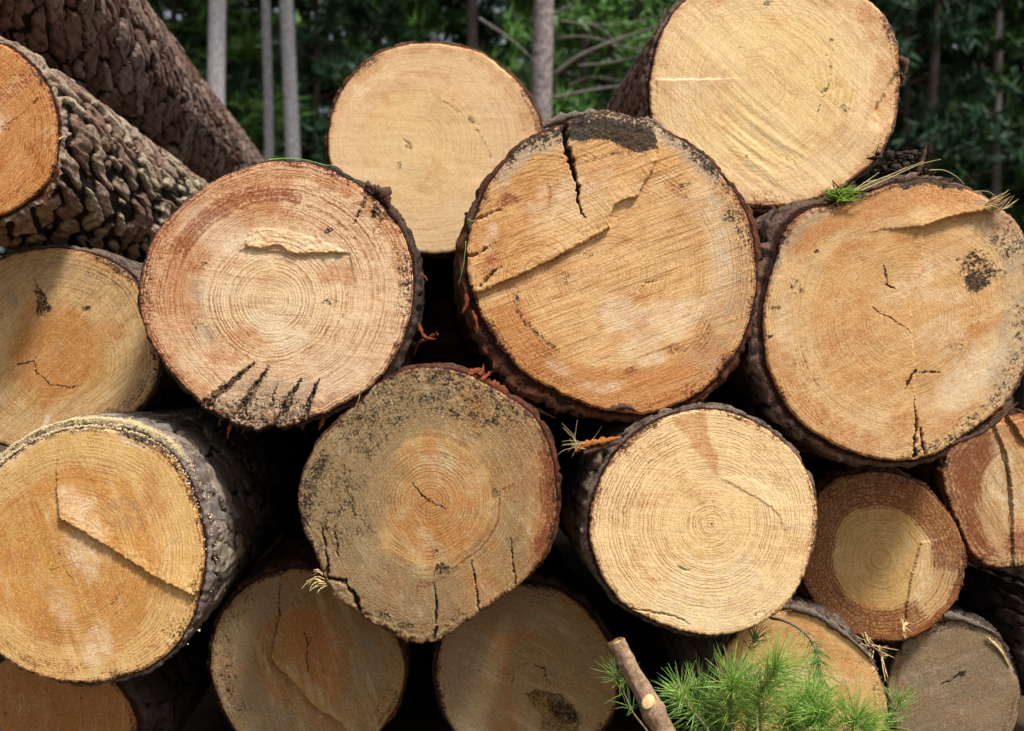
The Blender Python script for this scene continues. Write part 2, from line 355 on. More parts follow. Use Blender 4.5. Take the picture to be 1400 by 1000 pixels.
    for _ in range(5):
        a_ = rq.uniform(0, 6.28); r_ = Rm * rq.uniform(.1, .75)
        gen.append(('pale', 'e', pith[0] + r_ * math.cos(a_), pith[1] + r_ * math.sin(a_), Rm * rq.uniform(.2, .5), Rm * rq.uniform(.08, .22), sdg + rq.uniform(-25, 25), am_ * S.get('pb', 1.0) * rq.uniform(.35, .6)))
        a_ = rq.uniform(0, 6.28); r_ = Rm * rq.uniform(.3, .9)
        gen.append(('orange', 'e', pith[0] + r_ * math.cos(a_), pith[1] + r_ * math.sin(a_), Rm * rq.uniform(.15, .4), Rm * rq.uniform(.06, .18), sdg + rq.uniform(-40, 40), am_ * rq.uniform(.35, .65)))
    for _ in range(3): a_ = rq.uniform(0, 360); gen.append(('black', 'a', .9, 1.1, a_, a_ + rq.uniform(25, 60), am_ * rq.uniform(.2, .4))); a_ = rq.uniform(0, 360); gen.append(('red', 'a', .82, .97, a_, a_ + rq.uniform(30, 80), am_ * rq.uniform(.25, .42)))
    gen.append(('red', 'a', .975, 1.2, 0, 360, .75)); gen.append(('black', 'a', .99, 1.3, 0, 360, .5))
    for q in S.get('stains', []) + gen:
        ch, kind = q[0], q[1]
        if kind == 'e':
            _, _, ex, ey, rx, ry, rot, st = q; c_, s_ = math.cos(math.radians(rot)), math.sin(math.radians(rot))
            a = ((wx - ex) * c_ + (wy - ey) * s_) / rx; b = (-(wx - ex) * s_ + (wy - ey) * c_) / ry; m = st * sstep(1.25, 0.35, np.hypot(a, b))
        elif kind == 'l':
            _, _, P, w0, w1, st = q; dd, ct = seg_dist(wx * .5 + fx * .5, wy * .5 + fy * .5, P); m = st * sstep(1.2, 0.3, dd / np.maximum((w0 * (1 - ct) + w1 * ct) / 2, .5))
        elif kind == 'p':
            _, _, P, soft, st = q; m = st * sstep(soft, -soft, poly_sd(wx, wy, P))
        elif kind == 'a':                          # sector of the rim: t range, angle range
            _, _, t0, t1, a0, a1, st = q; tn = tt + .09 * fbm(x * .022, y * .022, 0, seed + 61, 4)
            ang = (np.degrees(TH.ravel()) - a0) % 360; span = (a1 - a0) % 360 or 360
            e = 18.0; am = sstep(0, e, ang) * sstep(span, span - e, ang) * (ang < span) if span < 359 else 1.0
            m = st * sstep(t0 - .06, t0 + .06, tn) * sstep(t1 + .06, t1 - .06, tn) * am
        A, i = CH[ch]; A[:, i] = np.maximum(A[:, i], m)
    h = h + st1[:, 1] * 2.4 * fbm(x * .22, y * .22, 0, seed + 75, 3)
    h = h - 2.0 * sstep(0.975, 1.0, tt) ** 2 * (1 + .8 * fbm(x * .2, y * .2, 0, seed + 71, 2)) - 3.0 * np.maximum(jag[np.arange(len(x)) % nT] - 1.2, 0) * np.abs(fbm(x * .12, y * .12, 0, seed + 73, 3)) * sstep(.86, 1, tt)
    tx, ty = S.get('tilt', (0, 0)); h = h + tx * (x - cx) + ty * (y - cy)
    V = np.stack([(x - cx) * s, -h * s, -(y - cy) * s], 1)
    back = V[-nT:].copy(); back[:, 1] += 0.012                    # a short skirt that tucks under the bark
    V = np.concatenate([V, back, [[(pith[0] - cx) * s, V[:nT, 1].mean(), -(pith[1] - cy) * s]]])
    ii = np.arange(nR)[:, None] * nT; jj = np.arange(nT)[None]; jn = (jj + 1) % nT
    Q = np.stack([ii + jj, ii + jn, ii + nT + jn, ii + nT + jj], -1).reshape(-1, 4)
    cen = len(V) - 1; Tr = np.stack([np.full(nT, cen), (np.arange(nT) + 1) % nT, np.arange(nT)], 1)
    ext = lambda a: np.concatenate([a, a[-nT:], a[:1]])
    dirn = np.stack([np.cos(TH.ravel()), np.sin(TH.ravel()), rad, np.zeros(len(x))], 1)
    me = mesh_np('cut_face', V, Q, Tr, {'ring': ext(ring), 'tt': ext(tt), 'st1': ext(np.clip(st1, 0, 1)), 'st2': ext(np.clip(st2, 0, 1)), 'dirn': ext(dirn)}, False)
    obj('cut_face', me, S['wood'], root)
    # ---- bark, swept back along the log
    nB, nU = S.get('bres', (288, 56)); L = S.get('len', 2.6)
    tb = np.linspace(0, 2 * math.pi, nB, endpoint=False); Rb = np.interp(tb, np.append(th, 2 * math.pi), np.append(R, R[0]))
    cb, sb = np.cos(tb), np.sin(tb)
    thick = (angval(S.get('bark'), tb, 7) * 1.15 + 1.2) * (1 + .45 * fbm(cb * 5, sb * 5, 0, seed + 81, 3)); thick = np.maximum(thick * (1 + .3 * fbm(cb * 22, sb * 22, 0, seed + 82, 3)), 0.6)
    ax = Vector(((vp[0] - 700) / FPX, 1, -(vp[1] - 500) / FPX)); tp = S.get('taper', 0.03)
    kap = np.linspace(0, L / (d + L), nU); U = d * (1 / (1 - kap) - 1)
    nrim = 8; hb_ = np.interp(tb, np.append(th, 2 * math.pi), np.append(-V[nR * nT - nT:nR * nT, 1], -V[nR * nT - nT, 1]))
    Vb = []; BD = []; PL = []; PID = []; CID = []; DU = []
    na, nv = S.get('cell', (0.055, 0.026)); nvc = max(8, int(2 * math.pi * Rm * s / nv)); amp = S.get('bamp', 0.006)
    jf = 2.5 * np.abs(fbm(cb * 14, sb * 14, 0, seed + 85, 3)) * s * 3
    zmin = (Rb * sb).max()
    def ring_pts(radpx, depth, disp):
        u_ = depth; rr_ = radpx * s * (1 - tp * np.clip(u_, 0, 9)) + disp
        X_ = (pith[0] - cx) * s + rr_ * cb + ax.x * u_; Z_ = -(pith[1] - cy) * s - rr_ * sb + ax.z * u_
        return np.stack([X_, u_, Z_], 1)
    def cells(u_):
        a = u_ / na + S.get('skew', 0) * tb / (2 * math.pi) * nvc + 0.35 * fbm(cb * 6, sb * 6, u_ * 9, seed + 91, 2); b = tb / (2 * math.pi) * nvc - S.get('shear', 0) * u_ / nv + 0.8 * fbm(cb * 5, sb * 5, u_ * 6, seed + 93, 2)
        f1 = np.full(nB, 9.0); f2 = np.full(nB, 9.0); cid = np.zeros(nB)
        for di in (-1, 0, 1):
            for dj in (-1, 0, 1):
                ci = np.floor(a) + di; cj = np.floor(b) + dj; cw = np.mod(cj, nvc)
                px_ = ci + .15 + .7 * hsh(ci, cw, seed) ; py_ = cj + .15 + .7 * hsh(ci, cw, seed + 3)
                dd = np.hypot(a - px_, b - py_); key = ci * 1000 + cw; cl = dd < f1
                f2 = np.where(cl, f1, np.minimum(f2, dd)); cid = np.where(cl, key, cid); f1 = np.where(cl, dd, f1)
        return f1, f2, cid
    for i in range(nrim):                          # the broken rim of the bark, inner to outer
        f = i / (nrim - 1); u0 = -hb_ + 0.003 + jf * (0.4 + f) + 0.004 * f * f
        nz = fbm(cb * 26, sb * 26, f * 9, seed + 95, 4); nz2 = fbm(cb * 60, sb * 60, f * 9, seed + 96, 3)
        Vb.append(ring_pts(Rb - 1.5 + f * thick * (1 + .35 * nz2 * f), u0 + 0.004 * nz * min(1, thick.mean() / 6) * (.3 + f), 0)); BD.append(np.full(nB, f * 1.0)); PL.append(np.full(nB, .6)); PID.append(np.full(nB, .3)); CID.append(np.full(nB, -1.0)); DU.append(f * sstep(0.3, .95, -sb))
    for i in range(nU):
        u_ = np.full(nB, U[i]) - hb_ * max(0, 1 - U[i] * 4) + 0.012 + jf * max(0, 1 - U[i] * 20)
        f1, f2, cid = cells(u_); e = f2 - f1; pidv = hsh(cid, cid * .37, 5.0)
        arc = Rm * s; jn_ = fbm(cb * arc * 95, sb * arc * 95, u_ * 80, seed + 97, 3)
        gw = S.get('gap', .1)
        plv = sstep(gw * .7, gw * 1.2, e + .16 * jn_)
        fl = fbm(cb * arc * 42, sb * arc * 42, u_ * 26, seed + 99, 3) + .5 * pidv
        lay_ = (np.floor(fl * 5) + sstep(.35, .65, fl * 5 - np.floor(fl * 5))) / 5     # layered flakes
        tl = np.minimum(1.0, thick * s / 0.008)
        disp = amp * tl * (plv * (.75 + .3 * pidv) + .3 * lay_ * plv + .1 * jn_ - .55)
        Vb.append(ring_pts(Rb - 1.5 + thick, u_, disp)); BD.append(np.full(nB, 1.0) * np.clip(.2 + thick / 9, .2, 1)); PL.append(plv); PID.append(pidv); CID.append(cid)
        DU.append(np.exp(-np.maximum(u_, 0) / 0.035) * sstep(0.25, .9, -sb) * 1.15)
    nrow = len(Vb); Vb = np.concatenate(Vb); BD = np.concatenate(BD); PL = np.concatenate(PL); PID = np.concatenate(PID); CID = np.concatenate(CID); DU = np.concatenate(DU)
    ii = np.arange(nrow - 1)[:, None] * nB; jj = np.arange(nB)[None]; jn = (jj + 1) % nB
    Q = np.stack([ii + jj, ii + jn, ii + nB + jn, ii + nB + jj], -1).reshape(-1, 4)
    cen = len(Vb); endc = Vb[-nB:].mean(0)[None]
    plates = []
    if S.get('plates'):
        qc = CID[Q]; same = (qc == qc[:, :1]).all(1) & (qc[:, 0] >= 0) & (PL[Q].max(1) > .12)
        ids, cnt = np.unique(qc[same, 0], return_counts=True)
        wpos = Vb + np.array(root.location)
        score = []
        for idv, c_ in zip(ids, cnt):
            if c_ < 10: continue
            f = Q[same & (qc[:, 0] == idv)]; p = wpos[f].mean(1); nrm = np.cross(Vb[f[:, 1]] - Vb[f[:, 0]], Vb[f[:, 3]] - Vb[f[:, 0]]); ar = np.linalg.norm(nrm, axis=1)
            vd = np.array([0, 0, CAMZ]) - p; dist = np.linalg.norm(vd, axis=1); vis = np.abs((nrm * vd).sum(1)) / dist ** 3
            face = (nrm * vd).sum() ; sx = 700 + p[:, 0] / p[:, 1] * FPX; sy = 500 - (p[:, 2] - CAMZ) / p[:, 1] * FPX
            cen_ = p.mean(0) - np.array(root.location); axis_pt = np.array([ax.x * cen_[1], cen_[1], ax.z * cen_[1]]); out = cen_ - axis_pt
            if out.dot(vd.mean(0)) < 0 or sx.max() < -5 or sy.max() < -5 or sx.min() > 1405: continue
            score.append((vis.sum() * FPX ** 2, idv))
        score.sort(reverse=True); keep = [i_ for a_, i_ in score[:290] if a_ > 45]
        take = np.zeros(len(Q), bool)
        for idv in keep:
            idx = np.nonzero(same & (qc[:, 0] == idv))[0]; idx = biggest(Q, idx); take[idx] = True; f = Q[idx]; uq, inv = np.unique(f, return_inverse=True)
            plates.append(mesh_np('bark_plate', Vb[uq], inv.reshape(-1, 4), None, {'bd': BD[uq], 'pl': PL[uq], 'pid': PID[uq], 'dust': DU[uq]}, False))
        Q = Q[~take]
    Tr = np.stack([np.full(nB, cen), (nrow - 1) * nB + np.arange(nB), (nrow - 1) * nB + (np.arange(nB) + 1) % nB], 1)
    ap = lambda a: np.append(a, a[-1])
    bo = obj('bark', mesh_np('bark', np.concatenate([Vb, endc]), Q, Tr, {'bd': ap(BD), 'pl': ap(PL), 'pid': ap(PID), 'dust': ap(DU)}, False), S['barkm'], root)
    for me in plates: obj('bark_plate', me, S['barkm'], bo)
    S['root'] = root; S['s'] = s; S['dm'] = d
    return root

# ------------------------------------------------------------------ materials
BK = bark_mat('bark_grey_brown', off=1)
BK_DARK = bark_mat('bark_dark', ('#5e5047', '#473a32', '#776556', '#332a25'), '#6e2d14', off=2)
BK_TAN = bark_mat('bark_plated_tan', ('#c2ab92', '#94705e', '#dccaac', '#745a4e'), '#7b3517', '#0a0806', off=3)
BK_BROWN = bark_mat('bark_brown', ('#8f7060', '#6b4c3e', '#ab9484', '#46332b'), '#5e2a16', '#0f0b09', off=4)
BK_PURPLE = bark_mat('bark_sawdusted', ('#a1958c', '#806d63', '#c6b49c', '#574841'), '#5e2a16', '#171210', lich=.5, off=5, dust=1.0)
BK_RED = bark_mat('bark_red_inner', ('#7c4a2e', '#66351e', '#8d6a52', '#3c2217'), '#7c3415', off=6)

LOGS = {}
# ---- the big split log, centre
LOGS['F'] = dict(c=(838, 365), pith=cF(500, 520), d=1.0, seed=1, res=(560, 130), saw=-20, sawh=.5,
    out=pts(cF, [440,55,550,60,640,95,700,130,780,185,850,270,895,350,915,450,920,560,900,660,870,740,800,830,720,890,620,925,500,920,400,890,310,845,220,780,150,690,110,610,85,520,85,430,110,340,150,260,190,200,250,140,340,95]),
    bark=[(0, 9), (45, 10), (80, 9), (120, 20), (145, 20), (170, 12), (200, 9), (225, 5), (260, 2), (300, 5), (330, 9)], jag=[(0, .8), (180, 1.6), (230, 1.6), (270, 2.4), (310, 1.5), (340, .8)],
    steps=[dict(poly=pts(cF, [60,600,215,535,330,480,430,425,495,388,500,350,515,318,532,308,570,303,600,255,632,195,640,100,600,40,440,20,300,60,150,170,40,350]),
                edge=pts(cF, [80,595,215,535,330,480,430,425,495,388,500,350,515,318,532,308,570,303,600,255,632,195]), h=8, fade=85, pith=cF(300, 540), sq=.85, torn=.4)],
    cracks=[(pts(cF, [362,88,375,160,392,220,402,290,412,345,428,358]), 11, 1.5, 22, .9), (pts(cF, [105,360,185,335]), 4, 1, 7, .2), (pts(cF, [90,470,165,430]), 5, 1, 8, .25), (pts(cF, [120,555,185,500]), 7, 1, 9, .3),
            (pts(cF, [575,580,600,545,650,535]), 2, 1.5, 1.5, .3), (pts(cF, [215,575,225,620,255,690]), 3, 1, 1, .4)],
    stains=[('black', 'p', pts(cF, [375,85,470,65,560,70,630,95,628,172,560,162,470,132,385,134]), 7, .85), ('black', 'p', pts(cF, [230,150,350,90,370,140,260,170]), 9, .42), ('black', 'a', .94, 1.1, 215, 330, .55), ('grey', 'a', .9, 1.1, 210, 330, .95), ('grey', 'p', pts(cF, [190,190,260,130,350,95,350,170,250,175]), 8, .7),
            ('red', 'e', *cF(205, 305), 20, 10, -20, .7), ('red', 'e', *cF(160, 490), 16, 26, 10, .42), ('red', 'e', *cF(310, 760), 44, 18, 35, .4), ('red', 'e', *cF(770, 690), 20, 50, 10, .4), ('red', 'l', pts(cF, [240,190,420,180,600,175]), 8, 6, .35), ('orange', 'l', pts(cF, [150,400,300,330,400,230]), 40, 30, .5), ('black', 'l', pts(cF, [400,200,520,170,620,180]), 6, 5, .3), ('red', 'e', *cF(320, 290), 5, 26, 0, .5), ('red', 'e', *cF(700, 275), 28, 16, 40, .45), ('red', 'e', *cF(560, 800), 16, 8, -10, .62), ('red', 'e', *cF(690, 740), 22, 9, -15, .55),
            ('orange', 'a', .72, 1.05, 20, 170, .95), ('orange', 'a', .7, 1.0, 170, 215, .6), ('red', 'a', .86, 1.0, 30, 100, .38), ('orange', 'e', *cF(400, 540), 90, 30, -20, .35), ('orange', 'e', *cF(560, 620), 90, 26, -20, .42), ('orange', 'e', *cF(230, 290), 50, 30, -15, .5),
            ('pale', 'a', .66, .92, 300, 25, .42), ('pale', 'e', *cF(350, 790), 30, 12, 35, .5), ('pale', 'e', *cF(470, 850), 44, 12, 0, .5), ('pale', 'e', *cF(150, 420), 16, 38, 10, .42), ('pale', 'e', *cF(620, 770), 28, 12, -20, .6),
            ('black', 'e', *cF(840, 350), 14, 14, 0, .42), ('black', 'e', *cF(880, 400), 12, 12, 0, .4), ('black', 'e', *cF(370, 530), 14, 14, 0, .3), ('black', 'e', *cF(430, 460), 12, 9, 0, .32), ('black', 'e', *cF(715, 255), 14, 6, 0, .35),
            ('black', 'l', pts(cF, [225,560,235,640,300,710,350,745]), 8, 10, .4), ('grey', 'a', .7, 1.0, 310, 60, .4), ('red', 'a', .8, .97, 95, 150, .4)],
    label='largest log, split across its upper left, with a black crack at the top',
    wood=wood_mat('wood_split_log', '#d7a566', '#e0b377', '#91531f', .62, 4.6, .6, 20, 1.25, .3, '#7e3a1e', .15, 1.0, 1.0, '#b0a38c', .1), barkm=BK_RED)
# ---- the log left of it
LOGS['D'] = dict(c=(380, 405), pith=cD(478, 505), d=1.0, seed=2, res=(560, 130), saw=8, sawh=.3,
    out=pts(cD, [480,50,600,55,700,95,790,150,850,200,890,270,925,330,940,430,930,540,900,640,850,730,790,790,720,830,640,870,580,890,480,915,400,920,330,890,260,850,230,820,170,750,110,680,70,600,45,530,50,440,70,360,100,290,150,230,210,170,290,115,380,75]),
    bark=[(0, 9), (30, 11), (55, 7), (90, 3), (110, 4), (140, 4), (180, 3), (230, 2.5), (270, 3), (300, 6), (325, 9)], jag=[(0, .8), (60, 1.2), (78, 3.4), (100, 4.2), (118, 3.6), (130, 1), (180, 1.0), (270, .8), (310, 1.6)],
    steps=[dict(poly=pts(cD, [392,325,408,268,470,268,540,280,600,298,622,300,627,255,634,300,660,318,722,346,660,348,600,350,560,356,500,322,440,336]), edge=pts(cD, [392,330,440,336,500,324,560,352,722,346]), h=3.6, fade=20, torn=.7, rough=3.6, rw=30),
           dict(poly=pts(cD, [372,345,400,330,560,350,735,350,748,440,740,560,640,680,400,700,330,560,320,470]), edge=pts(cD, [372,345,560,350,735,350]), h=-2.2, fade=60)],
    cracks=[(pts(cD, [425,705,350,770,270,835]), 2, 17, 7, .35), (pts(cD, [470,718,420,790,370,880]), 2, 15, 7, .35), (pts(cD, [575,755,540,815,510,880]), 2, 13, 6, .35), (pts(cD, [635,760,600,830,590,880]), 2, 10, 6, .5), (pts(cD, [500,770,470,860]), 2, 8, 4, .4), (pts(cD, [300,800,280,850]), 2, 8, 5, .4),
            (pts(cD, [795,155,745,260]), 9, 2, 4, .3), (pts(cD, [850,225,805,282]), 8, 2, 4, .35), (pts(cD, [830,195,800,235]), 8, 3, 4, .5), (pts(cD, [400,525,500,548,600,552,720,548]), 1, 1, .8, .15), (pts(cD, [715,545,690,585]), 3, 1, 1, .3)],
    stains=[('red', 'l', pts(cD, [180,330,255,235,330,185,420,155,560,165]), 46, 28, .62), ('red', 'e', *cD(330, 200), 50, 20, -30, .5), ('red', 'l', pts(cD, [90,520,110,400,180,300]), 44, 40, .36), ('red', 'a', .8, 1.05, 165, 235, .36), ('orange', 'a', .55, 1.05, 150, 290, .7), ('orange', 'a', .86, 1.05, 100, 360, .55), ('red', 'a', .93, 1.05, 120, 250, .6),
            ('grey', 'e', *cD(265, 600), 18, 30, -10, .5), ('grey', 'e', *cD(240, 470), 16, 26, 0, .45), ('black', 'e', *cD(670, 510), 17, 9, 0, .42), ('black', 'e', *cD(665, 275), 9, 5, -20, .5), ('black', 'e', *cD(250, 390), 14, 8, -20, .35), ('black', 'e', *cD(240, 580), 12, 9, 20, .3),
            ('pale', 'e', *cD(190, 270), 20, 14, -30, .5), ('pale', 'a', .5, .95, 20, 75, .35), ('pale', 'e', *cD(200, 700), 30, 24, 0, .4), ('grey', 'p', pts(cD, [260,830,420,730,640,780,610,890,470,940,320,900]), 14, .62), ('black', 'p', pts(cD, [260,850,420,800,620,830,610,900,470,940,320,910]), 14, .34), ('black', 'e', *cD(815, 205), 10, 15, 20, .5), ('black', 'l', pts(cD, [425,705,350,770,270,840]), 6, 30, .46), ('black', 'l', pts(cD, [470,718,420,790,370,890]), 6, 28, .46), ('black', 'l', pts(cD, [575,755,540,815,505,890]), 6, 26, .46), ('black', 'l', pts(cD, [635,760,600,830,590,890]), 4, 18, .55), ('black', 'l', pts(cD, [795,155,745,260]), 12, 3, .45), ('red', 'a', .55, 1.0, 190, 350, .3)],
    label='pinkish log left of the split one with black gashes along its lower edge',
    wood=wood_mat('wood_red_streaked', '#e4c097', '#eacb9e', '#8c4a24', .5, 4.8, .95, -6, .5, .1, '#843a16', 1.0, .9, 2.0), barkm=BK_DARK)
# ---- upper middle log, further back
LOGS['E'] = dict(blot=.6, c=(595, 205), pith=(561, 197), d=1.36, seed=3, res=(420, 80), saw=3, sawh=.2,
    out=pts(cE, [240,83,310,88,360,100,400,130,440,170,470,220,480,270,475,340,440,400,400,440,350,470,290,485,220,480,150,440,100,370,75,320,70,250,85,190,120,140,170,100]),
    bark=[(0, 4), (90, 3), (180, 4), (270, 4)], jag=[(0, .4)],
    cracks=[(pts(cE, [212,268,226,280]), 5, 3, 1, .35)],
    stains=[('black', 'e', 557, 200, 6, 5, 30, .45), ('black', 'l', [(600,135),(640,160),(665,195),(672,215)], 5, 3, .35), ('black', 'e', 645, 165, 8, 5, 45, .45), ('black', 'e', 546, 225, 3, 9, 10, .35), ('orange', 'a', .86, 1.05, 180, 20, .45), ('orange', 'a', .45, .75, 200, 330, .3), ('grey', 'l', [(455,190),(520,195)], 12, 4, .22)],
    label='smooth pale log high in the middle, set back behind its two neighbours',
    wood=wood_mat('wood_smooth_pale', '#dfbc8e', '#e0bd87', '#b08049', .58, 5.2, .4, 0, .3, 0, '#9a6a3a', .12, .5, 3.0, ray=.12), barkm=BK_RED)
# ---- top right
LOGS['G'] = dict(blot=.6, c=(1060, 130), pith=cG(525, 400), d=1.14, seed=4, res=(520, 110), saw=42, sawh=.3,
    out=[(888,130),(891,160),(903,205),(925,240),(965,270),(1008,281),(1050,283),(1110,273),(1160,250),(1195,222),(1215,190),(1226,150),(1231,100),(1226,55),(1210,20),(1195,5),(1165,-14),(1110,-30),(1050,-34),(985,-20),(935,2),(908,40),(894,85)],
    bark=[(0, 4), (30, 5), (90, 4), (130, 3), (180, 7), (200, 7), (240, 4), (300, 4)], jag=[(0, .7), (45, 1.4), (90, .5), (200, .7)],
    steps=[dict(poly=pts(cG, [60,374,300,374,525,365,760,365,1000,350,1200,325,1200,600,900,1000,400,1000,60,600]), edge=pts(cG, [60,374,300,372]), h=1.6, fade=28),
           dict(poly=pts(cG, [1195,330,1165,380,1135,450,1090,520,1110,620,1230,500]), edge=pts(cG, [1195,330,1165,380,1135,450,1090,520]), h=-3.5, fade=30)],
    ridges=[(cG(330, 560), cG(760, 860), 11, .7, 45)],
    cracks=[(pts(cG, [1190,345,1160,400,1130,455,1092,520]), 3, 1, 3, .3), (pts(cG, [665,735,675,755]), 3, 1, 1, .3), (pts(cG, [705,765,715,795]), 2, 1, 1, .3)],
    stains=[('orange', 'a', .82, 1.05, 230, 30, .55), ('orange', 'a', .9, 1.05, 0, 360, .45), ('pale', 'p', pts(cG, [150,330,420,330,420,395,200,460]), 20, .45), ('pale', 'l', pts(cG, [60,374,340,374]), 5, 3, .8), ('red', 'a', .95, 1.05, 170, 240, .6), ('orange', 'e', *cG(380, 560), 45, 22, 40, .4), ('orange', 'e', *cG(900, 600), 40, 26, -50, .35),
            ('black', 'l', pts(cG, [865,260,885,330,870,420,810,540]), 7, 4, .32), ('black', 'e', *cG(860, 430), 8, 5, 0, .42), ('black', 'e', *cG(955, 510), 14, 5, 15, .38), ('black', 'e', *cG(455, 222), 4, 3, 0, .5), ('black', 'e', *cG(580, 20), 8, 10, 0, .4), ('black', 'e', *cG(885, 185), 5, 6, 0, .4), ('black', 'e', *cG(495, 725), 4, 4, 0, .4), ('torn', 'e', *cG(900, 430), 55, 22, 25, .42)],
    label='pale yellow log at the top right, cut off by the upper edge',
    wood=wood_mat('wood_pale_yellow', '#e6c896', '#e8ca90', '#b67e42', .68, 5.4, .45, -45, .6, 0, '#93532a', .12, .7, 4.0, ray=.2), barkm=BK_BROWN)
# ---- right
LOGS['H'] = dict(c=(1220, 440), pith=cH(530, 520), d=1.0, seed=5, res=(560, 130), saw=-25, sawh=.3,
    out=pts(cH, [600,100,690,120,780,165,850,210,890,260,905,400,900,560,885,680,850,760,780,830,700,880,640,930,560,955,470,955,380,935,290,895,210,840,150,760,115,680,100,590,100,500,115,420,140,350,150,280,190,220,260,185,340,170,430,140,510,110]),
    bark=[(0, 4), (40, 7), (90, 9), (120, 13), (150, 13), (180, 14), (205, 18), (230, 12), (260, 8), (300, 4), (340, 5)], jag=[(0, 1), (90, .7), (180, .8), (215, 2), (270, 1.8), (310, 1)],
    steps=[dict(poly=pts(cH, [575,248,640,222,700,208,760,200,800,188,905,160,900,90,600,60,300,120,150,230,140,330,300,290,450,255]), edge=pts(cH, [575,248,640,222,700,208,760,200,800,188]), h=9, fade=30, torn=.6),
           dict(poly=pts(cH, [582,250,583,330,572,400,548,460,542,540,555,640,560,760,565,980,920,980,920,190,800,200,700,215]), edge=pts(cH, [582,250,583,330,572,400,548,460,542,540,555,640,560,760,565,950]), h=-2.6, fade=55)],
    cracks=[(pts(cH, [558,760,562,830,556,945]), 2.5, 5, 9, .8), (pts(cH, [575,850,590,940]), 3, 4, 6, .8), (pts(cH, [428,488,480,520,542,568]), 1.5, 1.5, 1.5, .5), (pts(cH, [528,735,545,705,562,683]), 4, 6, 3, .95), (pts(cH, [572,690,600,686,634,688]), 2.5, 3, 2, .95), (pts(cH, [460,362,468,395,476,418]), 3, 3, 1, .8), (pts(cH, [465,420,495,432]), 4, 3, 2, .9)],
    stains=[('orange', 'a', .78, 1.06, 200, 330, .95), ('orange', 'a', .82, 1.05, 90, 180, .55), ('orange', 'e', *cH(420, 720), 70, 40, 0, .35), ('orange', 'e', *cH(520, 275), 35, 12, 0, .6),
            ('black', 'e', *cH(750, 410), 22, 18, 0, .7), ('black', 'e', *cH(740, 350), 32, 20, -30, .45), ('black', 'e', *cH(790, 380), 18, 16, 0, .5), ('black', 'e', *cH(840, 300), 40, 30, 20, .34), ('black', 'e', *cH(200, 430), 12, 14, 0, .4), ('orange', 'e', *cH(330, 560), 55, 90, 20, .4), ('red', 'e', *cH(230, 690), 20, 40, -30, .35), ('black', 'e', *cH(255, 315), 5, 3, 0, .6), ('black', 'e', *cH(125, 578), 4, 4, 0, .7), ('black', 'e', *cH(683, 343), 4, 3, 0, .7), ('black', 'e', *cH(125, 495), 12, 6, 0, .4),
            ('black', 'p', pts(cH, [500,100,640,95,720,120,690,140,600,115,520,130]), 5, .8), ('black', 'p', pts(cH, [110,290,180,260,150,330,120,400]), 8, .6), ('grey', 'p', pts(cH, [90,330,250,180,330,180,180,300,130,440]), 8, .6), ('grey', 'a', .75, 1.05, 290, 50, .55), ('black', 'a', .85, 1.05, 340, 60, .28), ('grey', 'e', *cH(680, 610), 26, 20, 0, .4), ('black', 'e', *cH(680, 605), 18, 10, 0, .32),
            ('pale', 'e', *cH(600, 390), 12, 50, 10, .5), ('pale', 'a', .8, .93, 150, 200, .4), ('red', 'a', .82, .95, 110, 160, .3), ('red', 'a', .86, .96, 240, 320, .3)],
    label='big tan log at the right with a dark clump of soil on top',
    wood=wood_mat('wood_soiled_tan', '#d8b07a', '#d3a369', '#96602c', .66, 4.4, .5, 24, .45, .1, '#8a4a1e', .3, .9, 5.0, '#a3957c', .1), barkm=BK_BROWN)
# ---- lower left, nearest, bark in view
LOGS['I'] = dict(c=(110, 757), pith=cI(135, 700), d=0.96, seed=6, res=(560, 130), saw=70, sawh=.3, bres=(440, 150), plates=True, cell=(.1, .03), gap=.1, shear=.3, bamp=.007,
    out=pts(cI, [190,405,260,412,320,430,370,465,400,510,425,580,440,650,440,720,425,790,400,850,360,900,300,935,220,955,130,955,60,935,0,895,-60,840,-100,760,-105,660,-80,580,-30,510,0,490,50,450,110,420]),
    bark=[(0, 9), (40, 6), (90, 5), (130, 4), (180, 6), (250, 9), (300, 12), (330, 11)], jag=[(0, .6), (230, 1.2), (270, 1.6), (300, 1), (330, .6)],
    steps=[dict(poly=pts(cI, [122,535,132,600,200,640,280,688,340,728,425,770,470,720,460,600,400,480,300,400,200,395,128,420]), edge=pts(cI, [132,600,200,640,280,688,340,728,425,770]), h=8, fade=45, torn=.7)],
    cracks=[(pts(cI, [108,715,135,708,160,735]), 1, 1, 1, .4), (pts(cI, [135,708,125,660]), 1, 1, 1, .4), (pts(cI, [275,735,240,790]), 1.5, 1, 1, .4), (pts(cI, [135,708,170,700]), 1, 1, 1, .3)],
    stains=[('orange', 'a', .0, .72, 0, 360, .42), ('red', 'a', .82, .94, 60, 150, .42), ('red', 'e', *cI(65, 910), 26, 8, 25, .55), ('red', 'e', *cI(250, 935), 26, 6, -8, .5), ('grey', 'e', *cI(265, 590), 36, 30, 50, .4), ('grey', 'e', *cI(370, 660), 10, 14, 20, .4), ('pale', 'a', .955, 1.1, 215, 320, .85), ('pale', 'a', .9, 1.0, 215, 260, .5), ('orange', 'e', *cI(335, 560), 18, 50, -15, .5), ('pale', 'a', .93, 1.03, 40, 100, .35)],
    label='golden log at the lower left with a diagonal step and flaky grey bark',
    wood=wood_mat('wood_sawdusted_gold', '#d9af6c', '#cc984e', '#8a5624', .7, 4.2, .6, -72, .35, 0, '#7a3a16', .35, .9, 6.0), barkm=BK_PURPLE)
